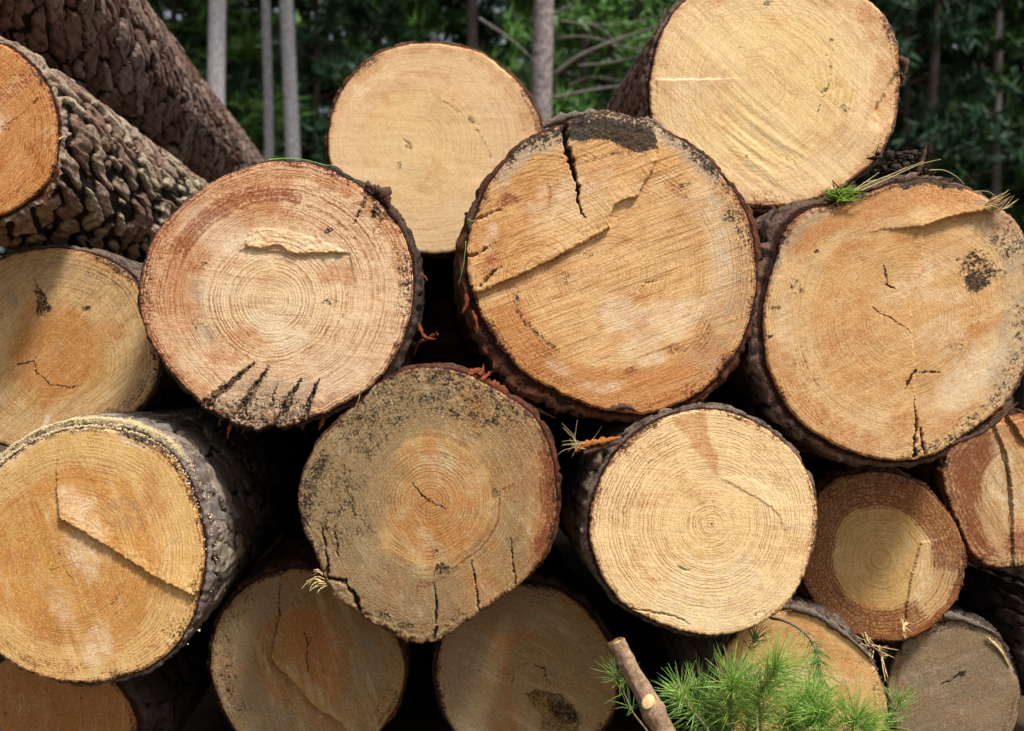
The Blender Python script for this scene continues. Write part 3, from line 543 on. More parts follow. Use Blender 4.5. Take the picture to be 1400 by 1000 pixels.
# ---- dark weathered, lower middle
LOGS['J'] = dict(pb=.4, c=(583, 690), pith=cJ(400, 395), d=1.0, seed=7, res=(560, 130), saw=60, sawh=.25,
    out=pts(cJ, [400,45,470,50,530,80,600,120,650,150,690,200,715,260,728,340,730,430,715,510,680,570,640,610,580,650,530,690,480,725,430,750,400,778,330,760,280,740,220,690,140,640,120,590,90,520,60,450,50,380,70,310,100,250,150,190,210,140,260,90,320,55]),
    bark=[(0, 6), (25, 5), (60, 1.2), (90, .8), (120, .8), (150, 1), (180, 1.5), (220, 2), (270, 3.5), (300, 6), (330, 8)], jag=[(0, .7), (60, 1.5), (90, 3.6), (120, 3.4), (150, 1.6), (180, 1.2), (280, 1)],
    cracks=[(pts(cJ, [352,345,375,375,398,394]), 1.5, 2.5, 2, .85), (pts(cJ, [398,394,430,408,440,415]), 2, 1, 2, .7), (pts(cJ, [398,394,370,408]), 1, .6, 1, .4), (pts(cJ, [412,610,418,680,410,765]), 2, 6, 8, .7), (pts(cJ, [512,550,520,620,530,690]), 2, 4, 5, .7), (pts(cJ, [610,490,620,560,628,620]), 2, 3, 4, .7), (pts(cJ, [118,470,128,560,135,600]), 4, 5, 5, .7), (pts(cJ, [135,598,180,610,200,640,215,680]), 5, 6, 10, .95), (pts(cJ, [150,460,158,540]), 3, 3, 3, .6), (pts(cJ, [135,230,160,290]), 2, 1, 1, .3)],
    steps=[dict(poly=pts(cJ, [130,600,180,605,195,640,190,670,140,650]), edge=pts(cJ, [180,605,195,640,190,670]), h=5, fade=30)],
    stains=[('grey', 'a', .5, 1.1, 60, 290, .72), ('grey', 'a', .62, 1.1, 290, 60, .4), ('black', 'a', .6, 1.1, 200, 320, .3), ('black', 'a', .5, 1.1, 140, 215, .28), ('orange', 'a', .6, 1.1, 20, 110, .4), ('grey', 'e', *cJ(190, 380), 70, 150, 20, .8), ('black', 'l', pts(cJ, [70,440,85,350,120,280]), 34, 26, .5), ('black', 'l', pts(cJ, [210,460,190,380,170,300]), 14, 12, .38), ('black', 'a', .72, 1.02, 225, 330, .34), ('black', 'e', *cJ(335, 720), 20, 9, 0, .5), ('black', 'e', *cJ(270, 690), 16, 8, 30, .4), ('black', 'e', *cJ(575, 375), 10, 8, 0, .5), ('black', 'e', *cJ(425, 570), 12, 14, 10, .5), ('black', 'e', *cJ(410, 520), 8, 14, 0, .35), ('black', 'e', *cJ(600, 630), 16, 9, -40, .36),
            ('orange', 'a', .86, 1.06, 325, 40, .95), ('red', 'a', .92, 1.06, 325, 40, .8), ('red', 'l', pts(cJ, [620,350,585,375,580,450,550,500,490,550,440,590,370,630]), 7, 9, .55), ('red', 'e', *cJ(380, 615), 12, 12, 0, .5), ('orange', 'e', *cJ(420, 440), 85, 80, 0, .55), ('orange', 'a', .72, .9, 280, 30, .5), ('pale', 'e', *cJ(430, 300), 50, 40, 0, .25)],
    label='grey weathered log low in the middle, ragged and cracked along its underside',
    wood=wood_mat('wood_weathered_grey', '#a08052', '#bf9459', '#5c3a19', .52, 5.6, .9, -60, .35, 0, '#6e3312', .45, 1.2, 7.0, '#857152', .15), barkm=BK_RED)
# ---- bright clean log
LOGS['K'] = dict(blot=.6, c=(958, 713), pith=cK(460, 385), d=0.99, seed=8, res=(540, 124), saw=8, sawh=.25,
    out=pts(cK, [430,45,520,55,600,85,670,135,725,195,760,260,775,330,775,400,755,480,725,560,680,630,610,680,530,710,440,715,370,700,290,670,210,630,160,575,120,500,100,420,105,340,130,260,170,190,220,130,290,85,360,55]),
    bark=[(0, 4), (60, 3), (100, 5), (130, 6), (180, 6), (215, 8), (250, 6), (300, 5)], jag=[(0, .6), (110, 1.2)],
    steps=[dict(poly=pts(cK, [680,400,670,370,640,335,590,300,540,275,490,250,560,240,680,300,740,380]), edge=pts(cK, [680,400,670,370,640,335,590,300,540,275,490,250]), h=1.0, fade=20, lip=.3)],
    cracks=[(pts(cK, [458,382,463,388]), 3, 2, 2, .5), (pts(cK, [360,512,385,525,400,522]), 5, 3, 1.5, .2), (pts(cK, [220,632,280,645,340,655,400,680]), 3, 3, 4, .3), (pts(cK, [590,660,620,645]), 5, 3, 1, .35)],
    stains=[('orange', 'p', pts(cK, [340,70,440,50,480,235,460,225]), 5, .8), ('red', 'a', .66, .97, 170, 260, .3), ('red', 'a', .7, .95, 270, 350, .22), ('red', 'a', .97, 1.06, 60, 260, .6), ('grey', 'e', *cK(375, 518), 8, 4, 20, .5), ('pale', 'a', .3, .95, 30, 140, .4), ('orange', 'a', .97, 1.05, 0, 360, .5), ('orange', 'e', *cK(655, 245), 14, 8, 20, .4)],
    label='bright clean cream log low right of centre with sharp growth rings',
    wood=wood_mat('wood_clean_cream', '#f3d39b', '#f1cf94', '#aa6c38', .45, 4.3, .75, -5, .4, 0, '#84421e', .95, .6, 8.0), barkm=BK)
# ---- red-rimmed small log
LOGS['L'] = dict(pb=.4, c=(1205, 760), pith=cK(965, 490), d=1.1, seed=9, res=(440, 96), saw=80, sawh=.2,
    out=pts(cK, [900,235,980,232,1060,255,1130,310,1180,370,1210,440,1215,510,1200,590,1160,650,1100,700,1030,730,960,730,880,710,820,670,770,620,740,570,730,520,740,450,760,360,780,290,830,250]),
    bark=[(0, 5), (90, 3), (180, 4), (270, 4)], jag=[(0, .6), (80, 1.4)],
    steps=[dict(poly=pts(cK, [1085,440,1060,520,1045,600,1030,740,1230,740,1250,400]), edge=pts(cK, [1085,440,1060,520,1045,600,1030,730]), h=3, fade=30)],
    stains=[('red', 'a', .6, 1.1, 40, 20, .68), ('red', 'a', .68, 1.1, 330, 60, .36), ('red', 'a', .9, 1.1, 0, 360, .85), ('orange', 'a', .9, 1.1, 10, 80, .5), ('pale', 'p', pts(cK, [1085,420,1060,520,1045,600,1035,700,1060,720,1190,600,1200,450]), 10, .36), ('pale', 'e', *cK(840, 650), 12, 7, 20, .6), ('pale', 'e', *cK(1110, 420), 20, 26, 0, .4), ('black', 'a', .9, 1.1, 170, 300, .25)],
    label='small log under the big right one with a rusty red ring around a tan middle',
    wood=wood_mat('wood_red_ringed', '#c49b5f', '#c8a162', '#85561f', .6, 4.6, .55, -80, .3, .4, '#6a2a0e', .5, .6, 9.0), barkm=BK_RED)
# ---- right edge
LOGS['M'] = dict(c=(1372, 668), pith=(1400, 672), d=1.12, seed=10, res=(400, 84), saw=60, sawh=.4, tilt=(-.25, 0),
    out=pts(cK, [1200,115,1290,85,1391,55,1450,100,1500,200,1520,330,1480,440,1400,515,1340,515,1270,505,1220,460,1190,390,1150,310,1130,240,1150,170]),
    bark=[(0, 4), (90, 3), (180, 3), (270, 5)], jag=[(0, 1), (90, 1.6)],
    steps=[dict(poly=pts(cM, [600,90,640,170,660,280,665,380,665,520,800,520,800,60]), edge=pts(cM, [600,90,640,170,660,280,665,380,665,500]), h=5, fade=40),
           dict(poly=pts(cM, [640,60,700,20,780,60,780,190,690,130]), edge=pts(cM, [640,60,690,130]), h=8, fade=30, torn=.3)],
    cracks=[(pts(cM, [610,90,650,250,660,400,668,500]), 2, 2, 3, .5)],
    stains=[('red', 'p', pts(cM, [430,180,590,90,620,150,570,260,550,380,620,480,520,470]), 20, .8), ('red', 'e', 1395, 740, 30, 26, 0, .62), ('red', 'l', [(1290,650),(1330,700),(1350,760)], 14, 12, .6), ('orange', 'e', 1390, 570, 40, 22, 20, .8), ('pale', 'p', pts(cM, [600,120,640,150,640,300,560,330]), 14, .45), ('black', 'a', .9, 1.1, 60, 140, .4), ('red', 'a', .85, 1.1, 90, 250, .6)],
    label='brown red-stained log cut off by the right edge, beside the small red-ringed one',
    wood=wood_mat('wood_red_stained', '#a88252', '#b8935f', '#6c3c1a', .6, 6, .4, -58, .8, .3, '#6b2b10', .5, 1, 10.0), barkm=BK_RED)
# ---- left edge, second row
LOGS['C'] = dict(pb=.4, c=(85, 478), pith=cI(120, 262), d=1.1, seed=11, res=(440, 96), saw=-38, sawh=.3,
    out=pts(cI, [100,15,170,20,240,45,285,75,310,120,330,180,345,240,340,300,315,345,270,385,200,415,120,432,30,450,-50,410,-85,300,-80,200,-50,100,0,40]),
    bark=[(0, 3), (90, 3), (270, 4), (315, 9), (340, 5)], jag=[(0, .6)],
    cracks=[(pts(cI, [38,268,72,263,80,288,110,310,150,320,172,312]), 1.2, 1.2, 1.2, .75), (pts(cI, [72,263,90,235]), 1, .7, 1, .4)],
    stains=[('orange', 'p', pts(cI, [55,130,160,140,225,220,200,310,120,345,40,310,20,230]), 12, .62), ('black', 'p', pts(cI, [68,82,105,115,118,155,82,165]), 3, .55), ('black', 'e', *cI(190, 143), 8, 6, -20, .5), ('grey', 'e', *cI(25, 130), 12, 20, -30, .55), ('grey', 'e', *cI(125, 225), 4, 16, 0, .6), ('red', 'a', .8, .97, 0, 70, .36), ('black', 'a', .78, .98, 0, 60, .18), ('pale', 'e', *cI(103, 395), 6, 16, 15, .8), ('orange', 'a', .93, 1.05, 250, 70, .5), ('grey', 'a', .65, .95, 180, 330, .3)],
    label='tan log at the left edge with a dark orange heart and a thin wavy crack',
    wood=wood_mat('wood_orange_heart', '#c8a26c', '#bd8c4c', '#7d5422', .5, 4.6, .55, 40, .75, 0, '#6a3a1a', .3, .7, 11.0), barkm=BK)
# ---- upper left, long plated bark
LOGS['A'] = dict(c=(-47, 180), pith=(-50, 178), d=1.0, seed=12, res=(400, 90), saw=-40, sawh=.4, bres=(460, 260), plates=True, cell=(.13, .034), gap=.27, shear=.4, bamp=.0105, len=2.8, taper=0.0,
    out=[(75,157),(77,182),(75,210),(66,245),(35,276),(0,294),(-45,303),(-90,296),(-140,260),(-168,190),(-150,110),(-100,68),(-45,55),(0,60),(35,82),(63,119)],
    bark=[(0, 8), (90, 10), (180, 8), (270, 10)], jag=[(0, .8)],
    cracks=[(pts(cA, [0,500,100,435,185,360]), 1.5, 1, 1.2, .4), (pts(cA, [30,300,150,290]), 1, 1, .6, .3)],
    stains=[('orange', 'a', 0, 1.1, 0, 360, .5), ('red', 'p', pts(cA, [0,330,160,285,170,315,0,400]), 5, .45), ('red', 'e', *cA(110, 570), 30, 16, 40, .4), ('red', 'a', .75, 1.0, 330, 90, .35), ('black', 'e', *cA(20, 500), 12, 8, 0, .3)],
    label='orange log at the upper left with thick plated bark along its side',
    wood=wood_mat('wood_fresh_orange', '#c98f52', '#c2874c', '#8a4c1e', .5, 4.2, .5, 40, .9, .1, '#8a3f14', .4, .9, 12.0), barkm=BK_TAN)
LOGS['B'] = dict(c=(-128, -136), d=1.0, seed=13, res=(96, 12), bres=(420, 240), plates=True, cell=(.11, .034), gap=.14, shear=.4, bamp=.0095, len=3.2, vp=(558, 482), taper=0.0,
    out=circ(-128, -136, 166, None, 16, 5), bark=[(0, 8)], label='dark rough-barked log high at the left, seen only along its side',
    wood=wood_mat('wood_upper_left', '#cf9a58', '#c98a48', '#93501c', .5, 4.2, .5, 40, .6, 0, '#8a3f14', .3, .9, 13.0), barkm=BK_BROWN)
# ---- bottom row
LOGS['N'] = dict(pb=.4, c=(52, 1022), pith=(8, 972), d=1.1, seed=14, res=(360, 72), saw=85, out=[(190,1000),(182,1060),(140,1115),(70,1142),(0,1130),(-60,1080),(-80,1010),(-60,950),(-10,912),(50,900),(110,905),(160,940)],
    bark=[(0, 14), (90, 8), (270, 6)], stains=[('orange', 'a', 0, 1.1, 0, 360, .5), ('black', 'l', [(110,905),(113,1000)], 5, 5, .3)], cracks=[(pts(cr(0, 870, 4.242), [38,438,30,455]), 2, 1, 1, .5)],
    label='log in the bottom left corner, mostly hidden under the stepped log', wood=wood_mat('wood_corner', '#a8763e', '#a06e36', '#744620', .5, 4.5, .4, 88, .5, 0, '#6a3a1a', .3, .8, 14.0), barkm=BK_DARK)
LOGS['O'] = dict(pb=.4, c=(420, 908), pith=cO(620, 560), d=1.12, seed=15, res=(440, 96), saw=70, sawh=.3,
    out=[(400,778),(450,790),(500,820),(535,860),(552,905),(548,950),(522,995),(480,1030),(420,1042),(350,1030),(310,980),(290,930),(290,880),(310,830),(350,795)],
    bark=[(0, 4), (90, 4), (200, 4), (270, 3)], jag=[(0, .6)],
    steps=[dict(poly=pts(cO, [430,600,460,650,560,740,650,850,700,890,800,935,830,1000,1000,1000,1150,700,1050,400,800,250,600,250,460,400,445,520]), edge=pts(cO, [430,600,460,650,560,740,650,850,700,890,800,935,820,1000]), h=13, fade=45, torn=.9)],
    cracks=[(pts(cO, [600,480,622,560,620,680]), 2, 1.2, 1.5, .8), (pts(cO, [622,545,640,500]), 1.2, 1, 1, .6), (pts(cO, [475,230,470,330,462,480]), 1.5, 3, 2, .6)],
    stains=[('orange', 'p', pts(cO, [480,380,620,340,760,360,820,480,800,900,700,850,500,640]), 14, .6), ('grey', 'a', .55, 1.1, 90, 260, .5), ('grey', 'e', *cO(930, 620), 30, 50, 0, .5), ('black', 'a', .75, 1.1, 120, 240, .22)],
    label='brown log in the bottom row, left of centre, with a ragged diagonal step', wood=wood_mat('wood_brown_step', '#9a7a4a', '#9f743e', '#66441e', .5, 5, .35, -72, .4, 0, '#6a3a1a', .2, 1, 15.0), barkm=BK_RED)
LOGS['P'] = dict(pb=.4, c=(720, 920), pith=cJ(660, 860), d=1.13, seed=16, res=(400, 84), saw=30, sawh=.3,
    out=[(700,800),(750,802),(790,825),(825,870),(845,920),(840,970),(815,1010),(770,1040),(710,1045),(650,1030),(615,990),(598,940),(600,890),(620,845),(655,812)],
    bark=[(0, 6), (90, 4), (180, 3), (300, 7)], jag=[(0, .6)],
    steps=[dict(poly=pts(cJ, [655,905,680,892,715,900,745,905,775,935,792,970,785,1010,740,1020,690,1000,700,965,672,935]), edge=pts(cJ, [680,925,720,950,750,980]), h=-13, fade=60, torn=1.0, rough=14, rw=60)],
    cracks=[(pts(cJ, [612,870,620,835,660,822,700,835,715,880]), 1.2, 1.2, 1, .5), (pts(cJ, [770,855,805,850]), 3, 2, 1, .4), (pts(cJ, [480,830,560,855,610,850]), 1, 1, .7, .3)],
    stains=[('grey', 'a', .5, 1.1, 120, 300, .5), ('orange', 'l', [(690,905),(700,1000)], 16, 22, .45), ('black', 'e', 770, 978, 34, 20, 30, .5), ('orange', 'a', .9, 1.1, 0, 360, .4)],
    label='tan log in the bottom row right of centre, with a splintered hole', wood=wood_mat('wood_hole', '#a08254', '#a18254', '#6f4e28', .5, 5.5, .3, -30, .4, 0, '#6a3a1a', .15, .9, 16.0), barkm=BK_DARK)
LOGS['Q'] = dict(c=(1096, 940), pith=cK(735, 830), d=1.06, seed=17, res=(360, 72), saw=10, out=pts(cK, [680,645,760,655,830,690,890,740,940,800,970,860,985,920,980,980,940,1060,860,1120,760,1140,640,1110,540,1040,490,940,480,850,500,770,550,700,610,660]),
    bark=[(0, 4), (180, 4), (290, 9), (320, 8)], jag=[(0, .5)], stains=[('orange', 'a', .4, 1.0, 180, 60, .35), ('orange', 'a', .93, 1.1, 0, 360, .5)],
    label='light tan log in the bottom row behind the green pine sprigs', wood=wood_mat('wood_behind_pine', '#d6ad70', '#d4a967', '#a8763a', .5, 7, .35, -10, .3, 0, '#7a4a22', .1, .6, 17.0), barkm=BK)
LOGS['R'] = dict(pb=.4, c=(1310, 940), pith=cM(512, 828), d=1.13, seed=18, res=(380, 80), saw=-20, out=pts(cK, [1130,680,1210,668,1280,700,1330,750,1365,820,1380,900,1370,970,1330,1050,1250,1100,1150,1100,1060,1060,1000,980,985,890,1000,800,1050,720]),
    bark=[(0, 6), (60, 4), (180, 4), (270, 5), (320, 9)], jag=[(0, .9)], cracks=[(pts(cM, [445,865,480,845,512,828]), 1.5, 3, 2, .8), (pts(cM, [505,875,600,935]), 1, 1, .6, .3)],
    stains=[('grey', 'a', 0, 1.1, 0, 360, .85), ('black', 'e', *cM(512, 828), 7, 6, 0, .7), ('black', 'a', .8, 1.1, 180, 300, .3), ('orange', 'e', *cM(480, 760), 30, 16, 20, .4), ('pale', 'a', .9, 1.1, 310, 20, .4)],
    label='grey-brown log in the bottom right corner with a dark spot at its centre', wood=wood_mat('wood_grey_brown', '#8f7656', '#8a7154', '#523b22', .5, 6, .35, 20, .5, 0, '#5a3418', .2, 1.2, 18.0, '#76654e'), barkm=BK_DARK)
LOGS['Y'] = dict(c=(1530, 880), d=1.12, seed=19, res=(200, 40), saw=20, out=circ(1530, 880, 118, None, 14, 9), bark=[(0, 7)], label='log beyond the right edge, seen only as dark bark in the gap', wood=wood_mat('wood_beyond', '#b08c5a', '#b08a54', '#6f4d28', .5, 5, .4, 20, .4, 0, '#6a3a1a', .2, 1, 19.0), barkm=BK_DARK)
# ---- logs set deep in the gaps of the pile
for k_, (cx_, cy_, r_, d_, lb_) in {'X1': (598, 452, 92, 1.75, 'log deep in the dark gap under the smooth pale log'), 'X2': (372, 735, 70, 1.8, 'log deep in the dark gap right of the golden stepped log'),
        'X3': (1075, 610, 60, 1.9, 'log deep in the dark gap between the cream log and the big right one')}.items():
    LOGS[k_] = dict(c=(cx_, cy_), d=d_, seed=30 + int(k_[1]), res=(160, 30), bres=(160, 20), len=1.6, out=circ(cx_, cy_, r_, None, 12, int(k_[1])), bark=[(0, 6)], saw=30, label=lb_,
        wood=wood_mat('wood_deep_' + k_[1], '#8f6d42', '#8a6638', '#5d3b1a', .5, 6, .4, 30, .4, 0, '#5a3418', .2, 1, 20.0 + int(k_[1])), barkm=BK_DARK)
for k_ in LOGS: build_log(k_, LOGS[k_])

# ------------------------------------------------------------------ ground
def ground():
    g = np.concatenate([-np.geomspace(400, 6, 16), np.linspace(-5, 5, 61), np.geomspace(6, 400, 16)]); n = len(g)
    X, Y = np.meshgrid(g, g + 3, indexing='xy'); x, y = X.ravel(), Y.ravel()
    z = -0.10 * sstep(-.25, -.75, x) * sstep(6, 3, y) * sstep(0, 1, y) + .02 * fbm(x * 1.3, y * 1.3, 0, 3, 3) - 0.05
    z = z + 0.25 * fbm(x * .08, y * .08, 0, 9, 3) * sstep(6, 14, np.hypot(x, y))
    i = np.arange(n - 1)[:, None] * n; j = np.arange(n - 1)[None]
    Q = np.stack([i + j, i + j + 1, i + n + j + 1, i + n + j], -1).reshape(-1, 4)
    m = plain_mat('forest_floor', '#4a3a28', '#5f4c33', 0.004, .95, '#3b3a22', .02)
    obj('ground', mesh_np('ground', np.stack([x, y, z], 1), Q), m, None, 'structure')
ground()

# ------------------------------------------------------------------ forest
def leaf_mat(name, c1, c2, c3, sc=(1.3, 7.0), dry=None):
    s = NT(name); P = s.coord(1.0); n1 = s.noise(P, sc[0], 3); n2 = s.noise(P, sc[1], 2)
    c = s.mix(s.ss(n1, .35, .65), srgb(c1), srgb(c2)); c = s.mix(s.ss(n2, .55, .75), c, srgb(c3))
    if dry: c = s.mix(s.ss(s.noise(P, 260, 1), .6, .68, 0, .8), c, srgb(dry))
    return s.done(c, .55, .35)
NEEDLE_FAR = [leaf_mat('needles_mid', '#35552c', '#466b36', '#638844'), leaf_mat('needles_dark', '#24402a', '#2f5033', '#46683c'), leaf_mat('needles_fresh', '#446c32', '#5c873c', '#7ba650')]
TR_GREY = plain_mat('trunk_grey', '#8d898d', '#bdbabc', .035, .9, '#5d585c', .012)
TR_BROWN = plain_mat('trunk_brown', '#5f5552', '#9a8f8d', .03, .9, '#3c3331', .014)
TR_DARK = plain_mat('trunk_dark', '#453c38', '#564a44', .02, .9, '#2e2826', .008)
DEADW = plain_mat('dead_branch', '#77716a', '#8d867c', .02, .9, None, 0)

def trunk_mesh(H, r, lean=0.0, seed=0):
    n, m = 18, 46; z = np.linspace(-0.3, H, m); a = np.linspace(0, 2 * math.pi, n, endpoint=False)
    Z, A = np.meshgrid(z, a, indexing='ij')
    rr = r * (1 - .72 * np.clip(Z / H, 0, 1)) * (1 + .3 * np.exp(-np.maximum(Z, 0) * 2)) * (1 + .07 * fbm(np.cos(A) * 2.2, np.sin(A) * 2.2, Z * 3, seed, 3))
    wx = lean * Z + .05 * fbm(Z * .35, Z * 0, 0, seed + 4, 2); wy = .05 * fbm(Z * .35, Z * 0, 3, seed + 7, 2)
    V = np.stack([rr * np.cos(A) + wx, rr * np.sin(A) + wy, Z], -1).reshape(-1, 3)
    i = np.arange(m - 1)[:, None] * n; j = np.arange(n)[None]; jn = (j + 1) % n
    Q = np.stack([i + j, i + jn, i + n + jn, i + n + j], -1).reshape(-1, 4)
    return mesh_np('trunk', V, Q)
def crown_meshes(H, z0, Lmax, seed, nwh, per, tufts, tl=.2, tw=.02, nt_=9):
    """needle tufts carried on branches; returns branch mesh and needle mesh"""
    q = np.random.default_rng(seed); mb = MB(); TV = []
    random.seed(seed)
    for k in range(nwh):
        z = z0 + (H - z0) * (k + q.uniform(-.4, .4)) / nwh; z = max(z, .3); f = 1 - max(0, (z - z0)) / (H - z0 + .6)
        Lb = Lmax * (0.25 + .75 * f ** .8)
        for b in range(per):
            a = 2 * math.pi * (b + q.uniform(-.35, .35)) / per + k * 1.9; L = Lb * q.uniform(.55, 1.1); up = q.uniform(.0, .45)
            P = [(0, 0, z)]
            for i in range(1, 5):
                t = i / 4; P.append((math.cos(a) * L * t + q.uniform(-.06, .06) * L * t, math.sin(a) * L * t + q.uniform(-.06, .06) * L * t, z + L * (up * t - .22 * t * t)))
            mb.tube(P, [.018 * L / 1.5 * (1 - .8 * i / 4) + .003 for i in range(5)], 4, False)
            Pn = np.array(P)
            for c in range(tufts):
                t = 1 - (q.uniform(0, 1) ** 1.3) * .72; fi = t * 4; i0 = min(int(fi), 3); c0 = Pn[i0] + (Pn[i0 + 1] - Pn[i0]) * (fi - i0) + q.normal(0, .1 * L, 3) * np.array([.8, .8, .55])
                TV.append(c0)
    C = np.array(TV); N = len(C)
    dirs = q.normal(0, 1, (N, nt_, 3)); dirs[..., 2] += .35; dirs /= np.linalg.norm(dirs, axis=2, keepdims=True)
    side = np.cross(dirs, q.normal(0, 1, (N, nt_, 3))); side /= np.linalg.norm(side, axis=2, keepdims=True)
    ln = tl * q.uniform(.6, 1.2, (N, nt_, 1)); wd = tw * q.uniform(.6, 1.3, (N, nt_, 1))
    b = C[:, None] + dirs * ln * .05
    tri = np.stack([b - side * wd, b + side * wd, b + dirs * ln], 2).reshape(-1, 3)
    T = np.arange(len(tri)).reshape(-1, 3)
    return mesh_np('branches', mb.V, mb.Q, mb.T), mesh_np('crown', tri, np.zeros((0, 4)), T, None, False)

CROWN_HIGH = [crown_meshes(15, 7.6, 2.5, 101 + k, 15, 5, 16, .26, .03) for k in range(2)]
CROWN_LOW = [crown_meshes(11, .7, 2.3, 201 + k, 30, 5, 15, .24, .028) for k in range(3)]
def pine(name, px, py, d, r, lean, tmat, crown, lmat, H, label, rot=0.0, group='pine trees of the forest behind the logs', dead=None, sc=1.0):
    p = W(px, py, d); p.z = 0.0
    root = empty(name, p, label, 'tree', group)
    # lean is taken about the point seen in the picture, so the foot moves the other way
    zc = CAMZ - (py - 500) / FPX * d; root.location.x -= lean * zc
    obj('trunk', trunk_mesh(H, r, lean, int(px) % 97), tmat, root)
    if crown:
        for nm, me, mt in (('branches', crown[0], TR_DARK), ('crown', crown[1], lmat)):
            o = bpy.data.objects.new(nm, me.copy() if me.materials and me.materials[0] != mt else me); COL.objects.link(o)
            if not o.data.materials: o.data.materials.append(mt)
            elif o.data.materials[0] != mt: o.data.materials[0] = mt
            o.parent = root; o.rotation_euler.z = rot; o.scale = (sc, sc, H / (15.0 if nm and crown in CROWN_HIGH else 11.0)); o.location = (lean * H * .6 if crown in CROWN_HIGH else 0, 0, 0)
    return root
# trunks that stand out in the picture
TRUNKS = [(298, 70, 10.4, .088, .000, TR_GREY, 'palest thick tree trunk, just right of the dark rough-barked log'),
    (365, 100, 11.5, .051, -.004, TR_GREY, 'thin grey tree trunk, second from the left of the pale three'),
    (396, 100, 11.2, .078, -.045, TR_GREY, 'leaning grey tree trunk, rightmost of the pale three at the left'),
    (458, 60, 18.0, .090, -.04, TR_DARK, 'dark tree trunk close to the left rim of the smooth pale log'),
    (577, 30, 20.0, .070, .01, TR_DARK, 'dark thin tree trunk above the top of the smooth pale log'),
    (647, 30, 16.0, .098, .012, TR_BROWN, 'brown tree trunk above the right shoulder of the smooth pale log'),
    (697, 60, 21.0, .085, 0, TR_DARK, 'dark tree trunk just left of the knobbly trunk, with sky showing beside it'),
    (746, 90, 8.4, .082, .02, TR_BROWN, 'knobbly brown-grey tree trunk behind the split log'),
    (1363, 130, 15.0, .066, .004, TR_BROWN, 'thin straight tree trunk near the right edge'),
    (1340, 150, 18.0, .09, 0, TR_DARK, 'dark tree trunk left of the thin straight one near the right edge'),
    (1277, 100, 15.0, .075, .07, TR_DARK, 'dark leaning tree trunk right of the pale yellow log'),
    (1258, 150, 20.0, .07, 0, TR_DARK, 'faint dark tree trunk between the pale yellow log and the leaning one'),
    (855, 60, 19.0, .07, 0, TR_DARK, 'dark tree trunk behind the dead branches')]
for i, (px, py, d, r, ln_, tm, lb) in enumerate(TRUNKS):
    pine('pine_tree', px, py, d, r * 1.12, ln_, tm, CROWN_HIGH[i % 2], NEEDLE_FAR[i % 2], 15, lb, i * 1.3)
# leafy pines between and behind them
q = random.Random(5); n_ = 0
LEAFY = [(-230,13),(90,15),(240,14.5),(330,19),(430,15.5),(520,17),(600,22),(660,24),(800,14.5),(880,16),(960,18),(1060,20),(1180,17),(1240,15.5),(1395,16),(1480,15),(1640,14),
         (150,24),(300,26),(400,24),(490,27),(560,30),(760,26),(840,28),(930,25),(1130,27),(1220,25),(1350,25),(1430,27),(20,25),(1560,24)]
LEAFLAB = {(240,14.5): 'leafy pine left of the palest thick trunk', (330,19): 'leafy pine between the palest trunk and the thin grey one', (430,15.5): 'leafy pine between the leaning grey trunk and the smooth pale log', (520,17): 'leafy pine above the left shoulder of the smooth pale log',
    (600,22): 'leafy pine above the top of the smooth pale log', (660,24): 'leafy pine between the brown trunk and the knobbly one', (800,14.5): 'leafy pine right of the knobbly trunk, behind the dead branches', (880,16): 'leafy pine left of the pale yellow log',
    (1240,15.5): 'leafy pine just right of the pale yellow log', (1395,16): 'leafy pine at the right edge behind the thin straight trunk'}
for i, (px, d) in enumerate(LEAFY):
    hidden = px < 190 or 890 < px < 1190 or px > 1410
    nm = ['dense dark green', 'mid green', 'fresh green'][i % 3]
    pine('leafy_pine_tree', px, 200, d, .07, 0, TR_DARK, CROWN_LOW[i % 3], NEEDLE_FAR[i % 3 if d < 18 else 1], q.uniform(9, 12), LEAFLAB.get((px, d), 'dim leafy pine deep in the forest' if d >= 22 else 'leafy pine of the forest hidden for the most part behind the logs'), q.uniform(0, 6), 'far leafy pines' if d >= 22 else 'leafy pines filling the forest', sc=q.uniform(.85, 1.15))
# the wood further off, one mass
def far_wood():
    q = np.random.default_rng(77); N = 13000; ang = q.uniform(-.9, .9, N); R_ = q.uniform(33, 46, N)
    C = np.stack([np.sin(ang) * R_, np.cos(ang) * R_, q.uniform(0, 1, N) ** .9 * 17], 1)
    C[:, 2] *= .75 + .25 * fbm(C[:, 0] * .25, C[:, 1] * .25, 0, 4, 2)
    keep = fbm(C[:, 0] * .35, C[:, 1] * .35, C[:, 2] * .35, 8, 3) > -.12; C = C[keep]; N = len(C); nt_ = 7
    dirs = q.normal(0, 1, (N, nt_, 3)); dirs /= np.linalg.norm(dirs, axis=2, keepdims=True); side = np.cross(dirs, q.normal(0, 1, (N, nt_, 3))); side /= np.linalg.norm(side, axis=2, keepdims=True)
    tri = np.stack([C[:, None] - side * .1, C[:, None] + side * .1, C[:, None] + dirs * .65], 2).reshape(-1, 3)
    o = obj('far_wood', mesh_np('far_wood', tri, np.zeros((0, 4)), np.arange(len(tri)).reshape(-1, 3), None, False), NEEDLE_FAR[1], None, 'stuff')
    tag(o, 'distant dark green wood closing the background', 'trees')
far_wood()
